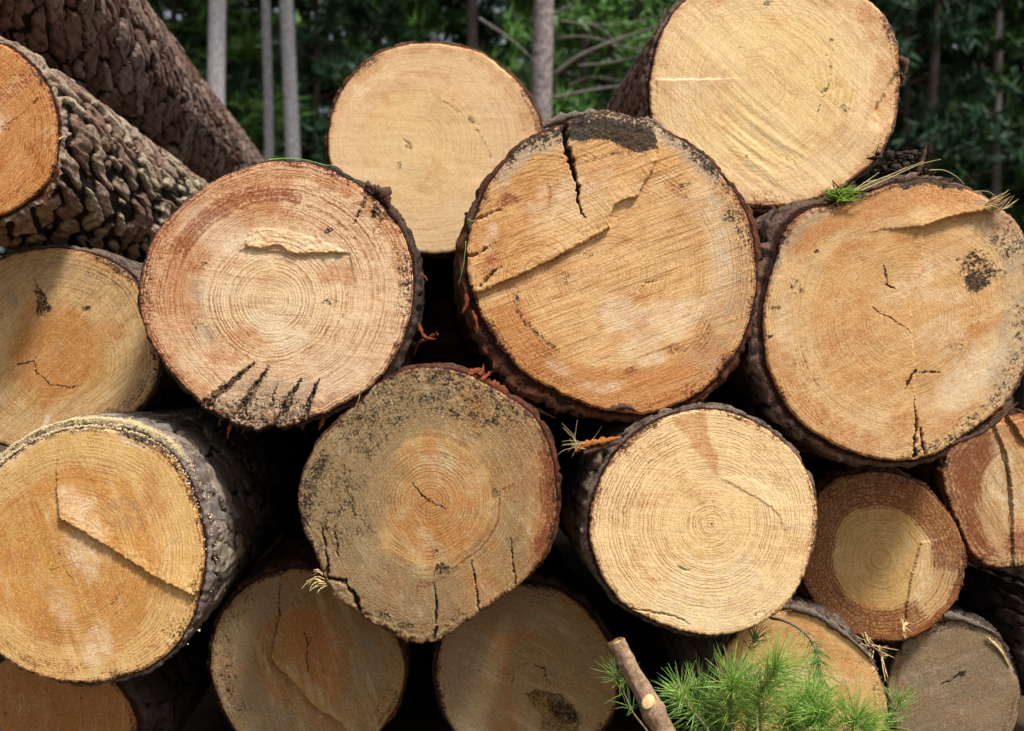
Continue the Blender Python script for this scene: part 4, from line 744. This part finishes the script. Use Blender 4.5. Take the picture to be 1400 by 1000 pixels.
# dead branches on the knobbly trunk, reaching right
def dead_branches():
    root = [o for o in bpy.data.objects if o.get('label', '').startswith('knobbly')][0]; o0 = root.location
    for P, r in [([(757,103),(790,78),(830,60),(880,42),(905,36)], .016), ([(790,90),(840,85),(890,72)], .008), ([(757,134),(800,125),(850,118),(900,120)], .012), ([(775,118),(810,105),(850,112)], .006),
                 ([(760,52),(800,50),(840,58),(880,52)], .007), ([(800,30),(830,45),(845,70)], .006), ([(655,25),(700,55),(735,88)], .008), ([(757,20),(780,8),(800,-6)], .014), ([(820,62),(845,50),(870,30)], .006), ([(760,28),(830,34),(900,24)], .006), ([(830,60),(870,66),(900,58)], .005)]:
        P3 = [W(x, y, 8.4 - .12 * i) - o0 for i, (x, y) in enumerate(P)]; mb = MB(); S_ = spl(P3, 5)
        mb.tube(S_, [r * (1 - .75 * i / len(S_)) for i in range(len(S_))], 6); mb.build('dead_branch', DEADW, root)
dead_branches()

# ------------------------------------------------------------------ cut stick and pine sprigs in front
STICKB = plain_mat('stick_bark', '#86694f', '#a88f74', .16, .9, '#4a3a2c', .003)
CUTW = plain_mat('cut_wood', '#d9b078', '#e6c793', .3, .75, '#b57c40', .0004)
NEED = leaf_mat('pine_needles_bright', '#6f9a3c', '#98c456', '#cbe092', (60, 170), '#b09a58')
NEED2 = leaf_mat('pine_needles_deep', '#4d7434', '#6f9c46', '#98ba66', (60, 170), '#94804c')
TWIG = plain_mat('twig_bark', '#7d6a55', '#9a8468', .25, .85, '#5b4a3a', .0005)
TWIG2 = plain_mat('twig_grey', '#5f584e', '#7a7266', .25, .85, None, .0005)
def stick():
    d = 1.33; P = [W(842, 877, d), W(858, 908, d), W(880, 948, d), W(900, 985, d), W(925, 1035, d), W(960, 1110, d + .02), W(1000, 1180, d + .05)]
    root = empty('cut_stick', P[-1], 'short cut stick with grey bark standing up left of the pine sprigs', 'stick'); P = [p - P[-1] for p in P]
    S_ = spl(P, 10); ax = (S_[0] - S_[1]).normalized(); n = 28; V = []; rr = []
    for i, p in enumerate(S_):
        t = i / len(S_); tg = (S_[min(i + 1, len(S_) - 1)] - S_[max(i - 1, 0)]).normalized(); up = Vector((0, -1, 0)); up = (up - tg * up.dot(tg)).normalized(); b = tg.cross(up)
        for k in range(n):
            a = 2 * math.pi * k / n; nz = float(fbm(np.array([math.cos(a) * 2.5 + i * .05]), np.array([math.sin(a) * 2.5]), i * .35, 3, 4)[0]); r = (.0098 + .0052 * t) * (1 + .26 * nz) + .0035 * math.exp(-((i - 27) / 3.0) ** 2)
            V.append(p + (up * math.cos(a) + b * math.sin(a)) * r)
    m = len(S_); Q = [[i * n + k, i * n + (k + 1) % n, (i + 1) * n + (k + 1) % n, (i + 1) * n + k] for i in range(m - 1) for k in range(n)]
    mb = MB(); mb.add(V, Q); mb.build('bark', STICKB, root)
    # slanted cut end
    e = MB(); c = S_[0] + ax * .001; nrm = (ax * .55 + Vector((-.55, -.75, .1))).normalized(); u = nrm.orthogonal().normalized(); v = nrm.cross(u)
    ring = []
    for k in range(n):
        p = V[k]; p = p + ax * (-(p - S_[0]).dot(Vector((-.6, -.75, 0))) * -0.55); ring.append(p)
    e.add([V[k] for k in range(n)] + ring + [sum(ring, Vector()) / n], [[k, (k + 1) % n, n + (k + 1) % n, n + k] for k in range(n)], [[2 * n, n + (k + 1) % n, n + k] for k in range(n)]); e.build('cut_end', CUTW, root, None, False)
    # side branch cut off flush
    c = W(886, 960, 1.313) - root.location; dn = Vector((-.25, -1, .35)).normalized(); u = Vector((.5, 0, .86)); u = (u - dn * u.dot(dn)).normalized(); v = dn.cross(u)
    k_ = MB(); ri = lambda r1, r2, h: [c + dn * h + u * r1 * math.cos(a) + v * r2 * math.sin(a) for a in [2 * math.pi * j / 18 for j in range(18)]]
    VV = ri(.0085, .0068, -.012) + ri(.0095, .0072, .000) + ri(.0078, .0058, .001); k_.add(VV + [c + dn * .0016], [[i * 18 + j, i * 18 + (j + 1) % 18, (i + 1) * 18 + (j + 1) % 18, (i + 1) * 18 + j] for i in (0, 1) for j in range(18)], [[54, 36 + j, 36 + (j + 1) % 18] for j in range(18)])
    k_.build('cut_knot', CUTW, root)
stick()

def needles(mb, base, axis, n, L, spread, q, wd=.0007):
    axis = Vector(axis).normalized(); o1 = axis.orthogonal().normalized(); o2 = axis.cross(o1)
    for _ in range(n):
        a = q.uniform(0, 2 * math.pi); sp = spread * q.uniform(.35, 1.1); dr = (axis * math.cos(sp) + (o1 * math.cos(a) + o2 * math.sin(a)) * math.sin(sp)).normalized(); l = L * q.uniform(.7, 1.15)
        b = Vector(base) + Vector((q.gauss(0, .002), q.gauss(0, .002), q.gauss(0, .002))); sag = Vector((0, 0, -1)) * l * q.uniform(0, .16)
        P = [b, b + dr * l * .5 + sag * .2, b + dr * l + sag]; mb.tube(P, [wd, wd * .95, wd * .25], 3, False)
def sprig(label, P, d0, d1, tufts, mat, twigmat, r=.0022, L=.045, q=None, tip_n=40):
    """P: picture points from foot to tip; tufts: (position along the stem, needles)"""
    n = len(P); P3 = [W(x, y, d0 + (d1 - d0) * i / (n - 1)) for i, (x, y) in enumerate(P)]
    root = empty('pine_sprig', P3[0], label, 'branch', 'green pine sprigs lying in front of the logs'); o0 = P3[0].copy(); P3 = [p - o0 for p in P3]; S_ = spl(P3, 8); m = len(S_)
    mb = MB(); mb.tube(S_, [r * (1 - .6 * i / m) for i in range(m)], 7, True, .12); mb.build('twig', twigmat, root)
    nb = MB()
    for f, cnt, ln in tufts:
        i = min(int(f * (m - 1)), m - 2); ax = (S_[i + 1] - S_[i]).normalized()
        needles(nb, S_[i], ax, cnt, ln * (1.12 if ln < .045 else 1), 0.8 if f > .98 else 1.15, q, .00052)
    nb.build('needles', mat, root, 'stuff'); return root
cS = cr(800, 830, 2.917); q = random.Random(21)
def stem(flat): return pts(cS, flat)
TF = [(1.0, 30, .056)] + [(f_, 15, .064) for f_ in (.97, .93, .89, .85, .81, .77, .73, .69, .65, .61, .57, .53, .49, .45)]
sprig('upright bright pine sprig in the middle of the green bunch', stem([690,760,700,600,700,490,695,370,730,290,765,240]), 1.42, 1.36, TF, NEED, TWIG, .0022, q=q)
sprig('pine sprig with a bare reddish stem left of the middle one', stem([560,740,570,600,580,470,578,380,590,300]), 1.44, 1.38, TF, NEED, TWIG, .0022, q=q)
sprig('bare-tipped twig with needles right of the cut stick', stem([600,720,540,580,480,480,420,405,390,350,372,308]), 1.40, 1.33, [(.8, 26, .036), (.7, 18, .036), (.55, 14, .034), (.9, 10, .03)], NEED, TWIG, .0024, q=q)
sprig('small pine sprig left of and behind the cut stick', stem([330,640,250,500,190,420,150,330,132,275]), 1.46, 1.42, [(1.0, 26, .036), (.9, 14, .034), (.75, 8, .03), (.55, 10, .04)], NEED2, TWIG, .0018, q=q)
sprig('dark pine twig hanging in front of the light tan log', stem([740,45,790,55,850,85,905,140,930,210,938,300]), 1.54, 1.45, [(.62, 14, .03), (.72, 26, .034), (.82, 26, .034), (.92, 20, .03), (1.0, 16, .03), (.45, 6, .02)], NEED2, TWIG2, .0022, q=q)
sprig('pine sprig pointing right at the bottom, in front of the light tan log', stem([800,640,840,540,880,492,980,488,1060,484,1112,478]), 1.40, 1.36, [(1.0, 44, .04), (.95, 22, .04), (.85, 10, .034), (.5, 14, .04)], NEED, TWIG, .0016, q=q)
sprig('thin pine tuft farthest right, in front of the grey-brown corner log', stem([1130,640,1180,560,1215,470,1240,410,1252,376]), 1.45, 1.42, [(1.0, 22, .034), (.9, 10, .034), (.7, 10, .036), (.5, 16, .04)], NEED, TWIG, .0013, q=q)
sprig('pine sprig leaning left in the lower part of the green bunch', stem([640,720,600,600,540,520,480,430,440,380]), 1.43, 1.39, TF, NEED2, TWIG, .002, q=q)
sprig('pine sprig leaning right in the lower part of the green bunch', stem([720,720,770,600,820,520,870,440,905,370]), 1.46, 1.42, TF, NEED, TWIG, .002, q=q)
sprig('deep green pine sprig behind the bright bunch', stem([640,760,650,600,650,500,655,400,640,320]), 1.50, 1.46, TF, NEED2, TWIG, .002, q=q)
sprig('dim pine sprig low in the gap under the cream log', stem([430,600,450,420,480,290,510,200,545,140]), 1.55, 1.6, [(.45, 12, .03), (.3, 14, .034)], NEED2, TWIG2, .0017, q=q)
sprig('dark pine sprig just under the cream log', stem([560,300,620,230,660,170,680,120]), 1.56, 1.52, [(.9, 16, .026), (1.0, 22, .03), (.7, 12, .028)], NEED2, TWIG2, .0016, q=q)
sprig('pine sprig at the bottom edge right of the middle', stem([960,760,960,620,950,540,940,470,930,430]), 1.44, 1.40, TF, NEED, TWIG, .0018, q=q)

sprig('pale green pine sprig low at the right of the bunch', stem([1000,760,1020,640,1040,560,1065,490,1080,440]), 1.42, 1.38, [(1.0, 30, .056)] + [(f_, 12, .06) for f_ in (.95, .9, .85, .8, .75, .7, .65, .6)], NEED, TWIG, .0017, q=q)
sprig('pine sprig standing between the middle one and the hanging twig', stem([860,760,845,620,835,540,825,470,818,410]), 1.45, 1.41, TF, NEED, TWIG, .0018, q=q)

# ------------------------------------------------------------------ loose bark, splinters, grass
FLK = plain_mat('bark_flake_red', '#6b3219', '#8f4a26', .25, .8, '#2e1a12', .002)
FLKD = plain_mat('bark_flake_dark', '#45332a', '#644838', .25, .9, '#1f1712', .003)
FLKG = plain_mat('bark_flake_grey', '#5c5148', '#7d7062', .25, .9, '#2c2520', .003)
SPL = plain_mat('splinter_pale', '#c0a472', '#d8bf8e', .5, .85, '#8e6c3c', .001)
GRS = plain_mat('grass_green', '#6f9a34', '#8db24a', .3, .7, None, 0)
STR = plain_mat('straw', '#b3a36a', '#c7b988', .3, .8, None, 0)
MOSS = plain_mat('moss_green', '#5d7a26', '#7f9a38', .5, .9, '#4a5a22', 0)
SOIL = plain_mat('soil_clump', '#2b241e', '#40362c', .3, .95, '#5a4c3e', .003)
def flake(name, P, wpx, d, mat, root, th=2.0, curl=.25, seed=0, d1=None):
    """ragged sliver along picture points P, with thickness"""
    s = d / FPX; n = len(P); P3 = [W(x, y, d + ((d1 or d) - d) * i / (n - 1)) for i, (x, y) in enumerate(P)]; S_ = spl(P3, 6); m = len(S_); o0 = root.location; rr = random.Random(seed); V = []
    for i, p in enumerate(S_):
        t = i / (m - 1); tg = (S_[min(i + 1, m - 1)] - S_[max(i - 1, 0)]).normalized(); sd = tg.cross(Vector((0, 1, 0))).normalized(); nn = sd.cross(tg)
        w_ = wpx * s * .5 * (max(0, math.sin(math.pi * min(.97, .18 + .82 * t) ** .8)) ** .7) * rr.uniform(.45, 1.35)
        for a, b in ((-1, 0), (-.4, 1), (.4, 1), (1, 0), (.4, -1), (-.4, -1)):
            V.append(p + sd * w_ * a + nn * (b * th * s * .5 + curl * w_ * a * a) - o0)
    Q = [[i * 6 + k, i * 6 + (k + 1) % 6, (i + 1) * 6 + (k + 1) % 6, (i + 1) * 6 + k] for i in range(m - 1) for k in range(6)]
    c = [[0, 1, 2, 3], [0, 3, 4, 5], [(m - 1) * 6 + 3, (m - 1) * 6 + 2, (m - 1) * 6 + 1, (m - 1) * 6], [(m - 1) * 6 + 5, (m - 1) * 6 + 4, (m - 1) * 6 + 3, (m - 1) * 6]]
    return obj(name, mesh_np(name, V, Q + c), mat, root)
def on(k, name, P, w_, mat, dd=0.0, dd1=None, th=2.0, curl=.25, seed=0):
    S = LOGS[k]
    if name == 'wood_splinter':
        rr = random.Random(seed * 7 + 1)
        for _ in range(3):
            a = rr.uniform(-.35, .35); sc_ = rr.uniform(.45, 1.1); x0, y0 = P[0][0] + rr.gauss(0, w_ * .3), P[0][1] + rr.gauss(0, w_ * .3); P2 = [(x0, y0)]
            for x_, y_ in P[1:]:
                dx, dy = (x_ - P[0][0]) * sc_, (y_ - P[0][1]) * sc_; P2.append((x0 + dx * math.cos(a) - dy * math.sin(a) + rr.gauss(0, .8), y0 + dx * math.sin(a) + dy * math.cos(a) + rr.gauss(0, .8)))
            flake(name, P2, w_ * rr.uniform(.2, .4), S['dm'] + dd, mat, S['root'], 1.4, curl, seed + 500, None if dd1 is None else S['dm'] + dd1)
        w_ *= .5; th *= .6
    return flake(name, P, w_, S['dm'] + dd, mat, S['root'], th, curl, seed, None if dd1 is None else S['dm'] + dd1)
# D: torn bark at the right and along the foot
on('D', 'bark_flake', [(566,430),(574,450),(582,462),(596,464)], 7, FLK, .05, .03, 2, .2, 1); on('D', 'bark_flake', [(598,456),(588,462),(572,470),(566,486)], 6, FLK, .03, .06, 2, .2, 2); on('D', 'bark_flake', [(570,372),(580,378),(584,384)], 5, FLK, .04, .04, 2, .2, 3)
on('D', 'bark_flake', [(512,258),(524,264),(530,278),(537,290)], 20, FLKD, -.004, .01, 9, .1, 4); on('D', 'bark_flake', [(532,285),(545,302),(554,322),(560,340)], 13, FLKD, 0, .01, 8, .1, 5); on('D', 'bark_flake', [(500,252),(512,258),(522,266)], 12, FLKD, -.002, .006, 8, .1, 6)
for i, (x, y, l) in enumerate([(313,590,16),(331,588,9),(300,580,6),(438,578,17),(414,584,7)]):
    on('D', 'bark_flake', [(x + 3, y - 9), (x + (i % 2) * 3, y - 2), (x - 2 + i % 3, y + l * .6)], [6, 5, 5, 12, 6][i], FLK if i in (0, 3) else FLKD, .014, .02, 3, .2, 10 + i)
# J: reddish flakes along the upper right rim
for i, P in enumerate([[(640,512),(652,508),(664,516)], [(658,520),(668,512),(676,506)], [(668,524),(682,530),(694,540),(704,548)], [(690,545),(712,550),(730,560)], [(655,513),(660,506),(661,497)], [(600,505),(622,502),(645,508)]]):
    on('J', 'bark_flake', P, [14, 9, 13, 7, 6, 6][i], FLK if i != 5 else FLKD, .006, .02, 3, .2, 30 + i)
on('J', 'wood_splinter', [(442,796),(430,792),(420,797),(412,806)], 6, SPL, -.004, -.012, 3, .1, 41); on('J', 'wood_splinter', [(445,800),(432,802),(424,808)], 5, SPL, -.002, -.01, 3, .1, 42); on('J', 'wood_splinter', [(440,785),(433,780),(428,782)], 4, SPL, 0, -.006, 3, .1, 43)
# A: hanging chip
on('A', 'bark_flake', [(78,232),(76,242),(70,250)], 10, FLK, -.004, .004, 3, .2, 44); on('A', 'bark_flake', [(72,258),(63,266),(62,280)], 8, FLK, -.006, -.002, 3, .3, 45); on('A', 'wood_splinter', [(80,190),(88,187),(93,189)], 4, SPL, .0, .02, 2, .1, 46)
# F: rough crest and torn rim at the left
for i, P in enumerate([[(742,172),(775,160),(810,157),(850,160),(880,172)], [(790,163),(825,156),(860,162)], [(872,168),(892,170),(915,186)], [(640,290),(642,310),(650,330)], [(636,400),(638,415),(632,428)], [(645,425),(651,440),(652,455)], [(643,300),(648,285),(657,270)]]):
    on('F', 'bark_flake', P, [15, 12, 16, 10, 8, 5, 9][i], [FLKG, FLKD, FLKG, FLKD, FLK, FLK, FLKD][i], .012 if i < 3 else .002, .014 if i < 3 else .004, 9 if i < 3 else 5, .1, 50 + i)
on('F', 'bark_flake', [(650,520),(700,545),(760,572)], 9, FLKD, .03, .02, 6, .2, 58); on('F', 'bark_flake', [(835,560),(855,556),(870,562)], 9, FLKD, -.002, .0, 5, .2, 59)
# G: knot of bark at the right, strip at the left
on('G', 'bark_flake', [(1229,82),(1236,84),(1238,96),(1233,106)], 13, FLKD, .002, .006, 8, .2, 60); on('G', 'bark_flake', [(1230,100),(1235,108),(1231,118)], 9, FLKD, .004, .008, 6, .2, 61)
on('G', 'bark_flake', [(893,82),(886,105),(884,135),(889,165)], 9, FLKD, .03, .05, 6, .2, 62); on('G', 'bark_flake', [(880,76),(884,88),(888,94)], 8, FLKD, .06, .05, 5, .2, 63); on('G', 'bark_flake', [(912,10),(903,32),(897,52)], 5, FLKG, .01, .02, 4, .2, 64)
# H: splintered fibre at the end of its step
for i, P in enumerate([[(1352,282),(1365,272),(1380,259)], [(1358,285),(1372,276),(1383,268)], [(1360,290),(1376,284),(1393,272)], [(1350,277),(1362,270),(1372,264)], [(1346,284),(1356,282),(1368,287)]]):
    on('H', 'wood_splinter', P, [7, 4, 5, 6, 5][i], SPL, -.008, -.016, 4, .1, 70 + i)
on('H', 'bark_flake', [(1062,285),(1050,300),(1044,330)], 12, FLKG, .012, .02, 6, .2, 76); on('H', 'bark_flake', [(1300,607),(1340,592),(1370,570),(1392,550)], 8, FLKD, .004, .004, 5, .2, 77)
# L: pale fibres at its foot
for i, P in enumerate([[(1240,852),(1234,862),(1238,874)], [(1232,846),(1236,858),(1246,866)], [(1158,880),(1148,892),(1152,900)], [(1150,896),(1162,904),(1172,912)], [(1176,882),(1170,894),(1176,906)], [(1184,886),(1180,900),(1176,914)], [(1190,888),(1190,906),(1188,922)], [(1186,880),(1205,885),(1228,889)],
                       [(1200,884),(1206,895),(1214,897)], [(1165,872),(1176,880),(1190,884)], [(1204,892),(1210,915),(1214,928)], [(1165,858),(1174,848),(1182,844)], [(1182,866),(1188,878),(1196,886)]]):
    on('L', 'wood_splinter', P, [9, 5, 8, 7, 7, 6, 7, 4, 5, 5, 5, 3, 6][i], SPL, -.03, -.06, 4, .1, 80 + i)
# Q and R: strips of bark over their upper edges
on('Q', 'bark_flake', [(1080,830),(1110,838),(1140,856),(1170,880),(1196,905)], 11, FLKG, -.004, .0, 6, .2, 100); on('R', 'bark_flake', [(1290,842),(1315,846),(1340,856),(1362,866)], 12, FLKG, -.006, .0, 4, .3, 101); on('R', 'bark_flake', [(1350,872),(1368,890),(1380,912)], 5, SPL, -.004, .0, 3, .2, 102)
# strip of inner bark with frayed fibres beside the cream log
rt = empty('bark_strip', W(815, 606, 1.48), 'orange strip of inner bark with frayed fibres left of the cream log', 'bark strip')
STRIPM = plain_mat('strip_orange', '#9c5724', '#b87436', .2, .8, '#5a2e16', .002)
flake('bark_piece', [(786,614),(804,607),(826,603),(850,598)], 13, 1.475, STRIPM, rt, 2, .2, 110, 1.48); flake('bark_piece', [(798,619),(820,613),(848,606)], 9, 1.48, FLKD, rt, 3, .2, 111, 1.485)
q = random.Random(4)
for i in range(12):
    x0, y0 = q.uniform(786, 802), q.uniform(605, 616); a = q.uniform(2.5, 3.9) if i < 9 else q.uniform(4.0, 5.0); l = q.uniform(18, 38)
    P = [(x0, y0), (x0 + l * .5 * math.cos(a) + q.gauss(0, 2), y0 + l * .5 * math.sin(a) + q.gauss(0, 2)), (x0 + l * math.cos(a) + q.gauss(0, 4), y0 + l * math.sin(a) + 4 + q.gauss(0, 4))]
    mb = MB(); S_ = spl([W(x, y, 1.474) - rt.location for x, y in P], 5); mb.tube(S_, [.00045 * (1 - .6 * k / len(S_)) for k in range(len(S_))], 4); mb.build('fibre', SPL, rt)
# debris on the big right log
def clump(name, cx, cy, d, w_, h_, dep, mat, label, cat, seed, n=26):
    root = empty(name, W(cx, cy + h_ * .5, d), label, cat); q = random.Random(seed); s = d / FPX; mb = MB()
    for i in range(n):
        sx_, sy_, sz_ = q.uniform(.5, 2.0), q.uniform(.6, 1.5), q.uniform(.45, 1.3); c = Vector((max(-.55, min(.55, q.gauss(0, .32))) * w_ * s, q.gauss(0, .3) * dep, (q.uniform(0, 1) ** 1.3) * h_ * s * .95)); r = q.uniform(1.2, 4.6) * s; V = []
        for a in range(5):
            for b in range(8):
                la = math.pi * a / 4; lo = 2 * math.pi * b / 8; rr = r * q.uniform(.5, 1.5); V.append(c + Vector((math.sin(la) * math.cos(lo) * rr * sx_, math.sin(la) * math.sin(lo) * rr * sy_, math.cos(la) * rr * sz_)))
        mb.add(V, [[a * 8 + b, a * 8 + (b + 1) % 8, (a + 1) * 8 + (b + 1) % 8, (a + 1) * 8 + b] for a in range(4) for b in range(8)])
    mb.build('soil', mat, root, 'stuff', False)
    tw = MB()
    for i in range(int(n * .9)):
        p = Vector((max(-.55, min(.55, q.gauss(0, .33))) * w_ * s, q.gauss(0, .3) * dep, q.uniform(.1, .8) * h_ * s)); v = Vector((q.uniform(-1, 1), q.uniform(-.5, .5), q.uniform(-.2, 1))).normalized(); l = q.uniform(6, 16) * s
        tw.tube([p, p + v * l * .5 + Vector((q.uniform(-1, 1), 0, q.uniform(-1, 1))) * l * .15, p + v * l], [1.1 * s, .9 * s, .5 * s], 4, True, .2)
    tw.build('rootlets', SOIL, root, 'stuff'); return root
clump('soil_clump', 1230, 226, 1.53, 58, 42, .02, SOIL, 'dark clump of soil and roots on top of the big right log', 'soil', 3, 90)
clump('soil_crumbs', 1165, 262, 1.53, 50, 14, .02, SOIL, 'crumbs of bark and soil between the top right log and the big right one', 'soil', 4, 22)
clump('soil_crumbs', 1290, 250, 1.53, 50, 6, .02, SOIL, 'thin crumbs of soil along the top right rim of the big right log', 'soil', 6, 18)
flake_root = empty('root_stub', W(1262, 235, 1.52), 'small pointed root stub sticking up from the soil clump', 'root'); flake('root', [(1255,238),(1260,222),(1264,208),(1267,196)], 8, 1.52, FLKD, flake_root, 6, .1, 120)
def grass(name, label, blades, mat, cat='grass', rr=.0009):
    root = empty(name, W(*blades[0][0][0], blades[0][1]), label, cat)
    for P, d, r in blades:
        mb = MB(); S_ = spl([W(x, y, d) - root.location for x, y in P], 6); m = len(S_); mb.tube(S_, [r * (1 - .7 * i / m) for i in range(m)], 4); mb.build('blade', mat, root)
    return root
grass('straw_stalks', 'long pale straw stalks lying across the soil on the big right log', [([(1148,277),(1180,255),(1220,238),(1262,221)], 1.50, .0013), ([(1175,262),(1215,244),(1255,226),(1286,218)], 1.49, .0012), ([(1165,262),(1185,248),(1202,236)], 1.50, .0012), ([(1270,233),(1290,233),(1308,242),(1318,252)], 1.5, .0008), ([(1180,250),(1210,243),(1240,228)], 1.51, .0009), ([(1330,262),(1350,262),(1362,270)], 1.5, .0006)], STR)
q = random.Random(9)
grass('moss_tuft', 'bright green moss and grass tuft at the upper left of the big right log', [([(1152 + q.gauss(0, 6), 276 + q.gauss(0, 2)), (1150 + q.gauss(0, 10), 266 + q.gauss(0, 3)), (1156 + q.gauss(0, 14), 261 + q.gauss(0, 5))], 1.5 + q.uniform(-.01, .01), .0012) for _ in range(70)] + [([(1150,275),(1170,274),(1186,272)], 1.49, .0011), ([(1144,278),(1152,266),(1170,262)], 1.49, .001), ([(1130,278),(1118,276),(1110,271)], 1.5, .001), ([(1160,272),(1175,278),(1184,270)], 1.49, .001)], MOSS)
grass('grass_stalk', 'single green grass blade lying on top of the pinkish log', [([(366,219),(388,217),(412,218),(430,222)], 1.51, .0012), ([(430,222),(445,226),(458,226)], 1.51, .0008)], GRS)
grass('grass_wisp', 'thin green grass wisp hanging left of the split log', [([(637,330),(634,360),(627,390)], 1.5, .0007), ([(640,300),(646,303),(650,300)], 1.49, .0014)], GRS)
grass('straw_wisp', 'dry fibres hanging from the foot of the pinkish log', [([(512,535),(516,546),(519,556)], 1.49, .0007), ([(492,540),(490,548),(486,555)], 1.49, .0007)], STR)
grass('dry_wisps', 'dry fibres under the foot of the split log', [([(770,585),(785,600),(800,612)], 1.52, .0006), ([(800,612),(815,595),(823,582)], 1.52, .0006)], STR)
# sawdust heaped on the rim of the golden log
def sawdust():
    S = LOGS['I']; s = S['s']; q = np.random.default_rng(3); N = 9000; th = np.radians(q.normal(272, 30, N)); u = np.abs(q.normal(0, .03, N)) * (.6 + .8 * fbm(np.cos(th) * 12, np.sin(th) * 12, 0, 2, 3)) - .004
    R_ = polar(S['out'], S['pith'], np.linspace(0, 2 * math.pi, 360, endpoint=False)); rr = np.interp(np.degrees(th) % 360, np.arange(360), R_) * s + np.where(u < .004, .002, .0115) + q.uniform(-.001, .002, N)
    kp = (u > .013) | (q.uniform(0, 1, N) < .3) ; th, u, rr = th[kp], u[kp], rr[kp]; N = len(u)
    C = np.stack([(S['pith'][0] - S['c'][0]) * s + rr * np.cos(th) - .067 * u, u, -(S['pith'][1] - S['c'][1]) * s - rr * np.sin(th)], 1)
    sz = q.uniform(.0003, .00085, (N, 1, 1)) * (1 + .9 * (q.uniform(0, 1, (N, 1, 1)) > .93)); tet = np.array([[1, 1, 1], [-1, -1, 1], [-1, 1, -1], [1, -1, -1]], float)[None] * sz * q.uniform(.5, 1.5, (N, 4, 3)); V = (C[:, None] + tet).reshape(-1, 3)
    b = np.arange(N)[:, None, None] * 4; T = (b + np.array([[0, 1, 2], [0, 3, 1], [0, 2, 3], [1, 3, 2]])[None]).reshape(-1, 3)
    obj('sawdust', mesh_np('sawdust', V, np.zeros((0, 4)), T, None, False), plain_mat('sawdust_pale', '#dcc396', '#ead6ac', .5, .9, None, 0), S['root'], 'stuff')
sawdust()
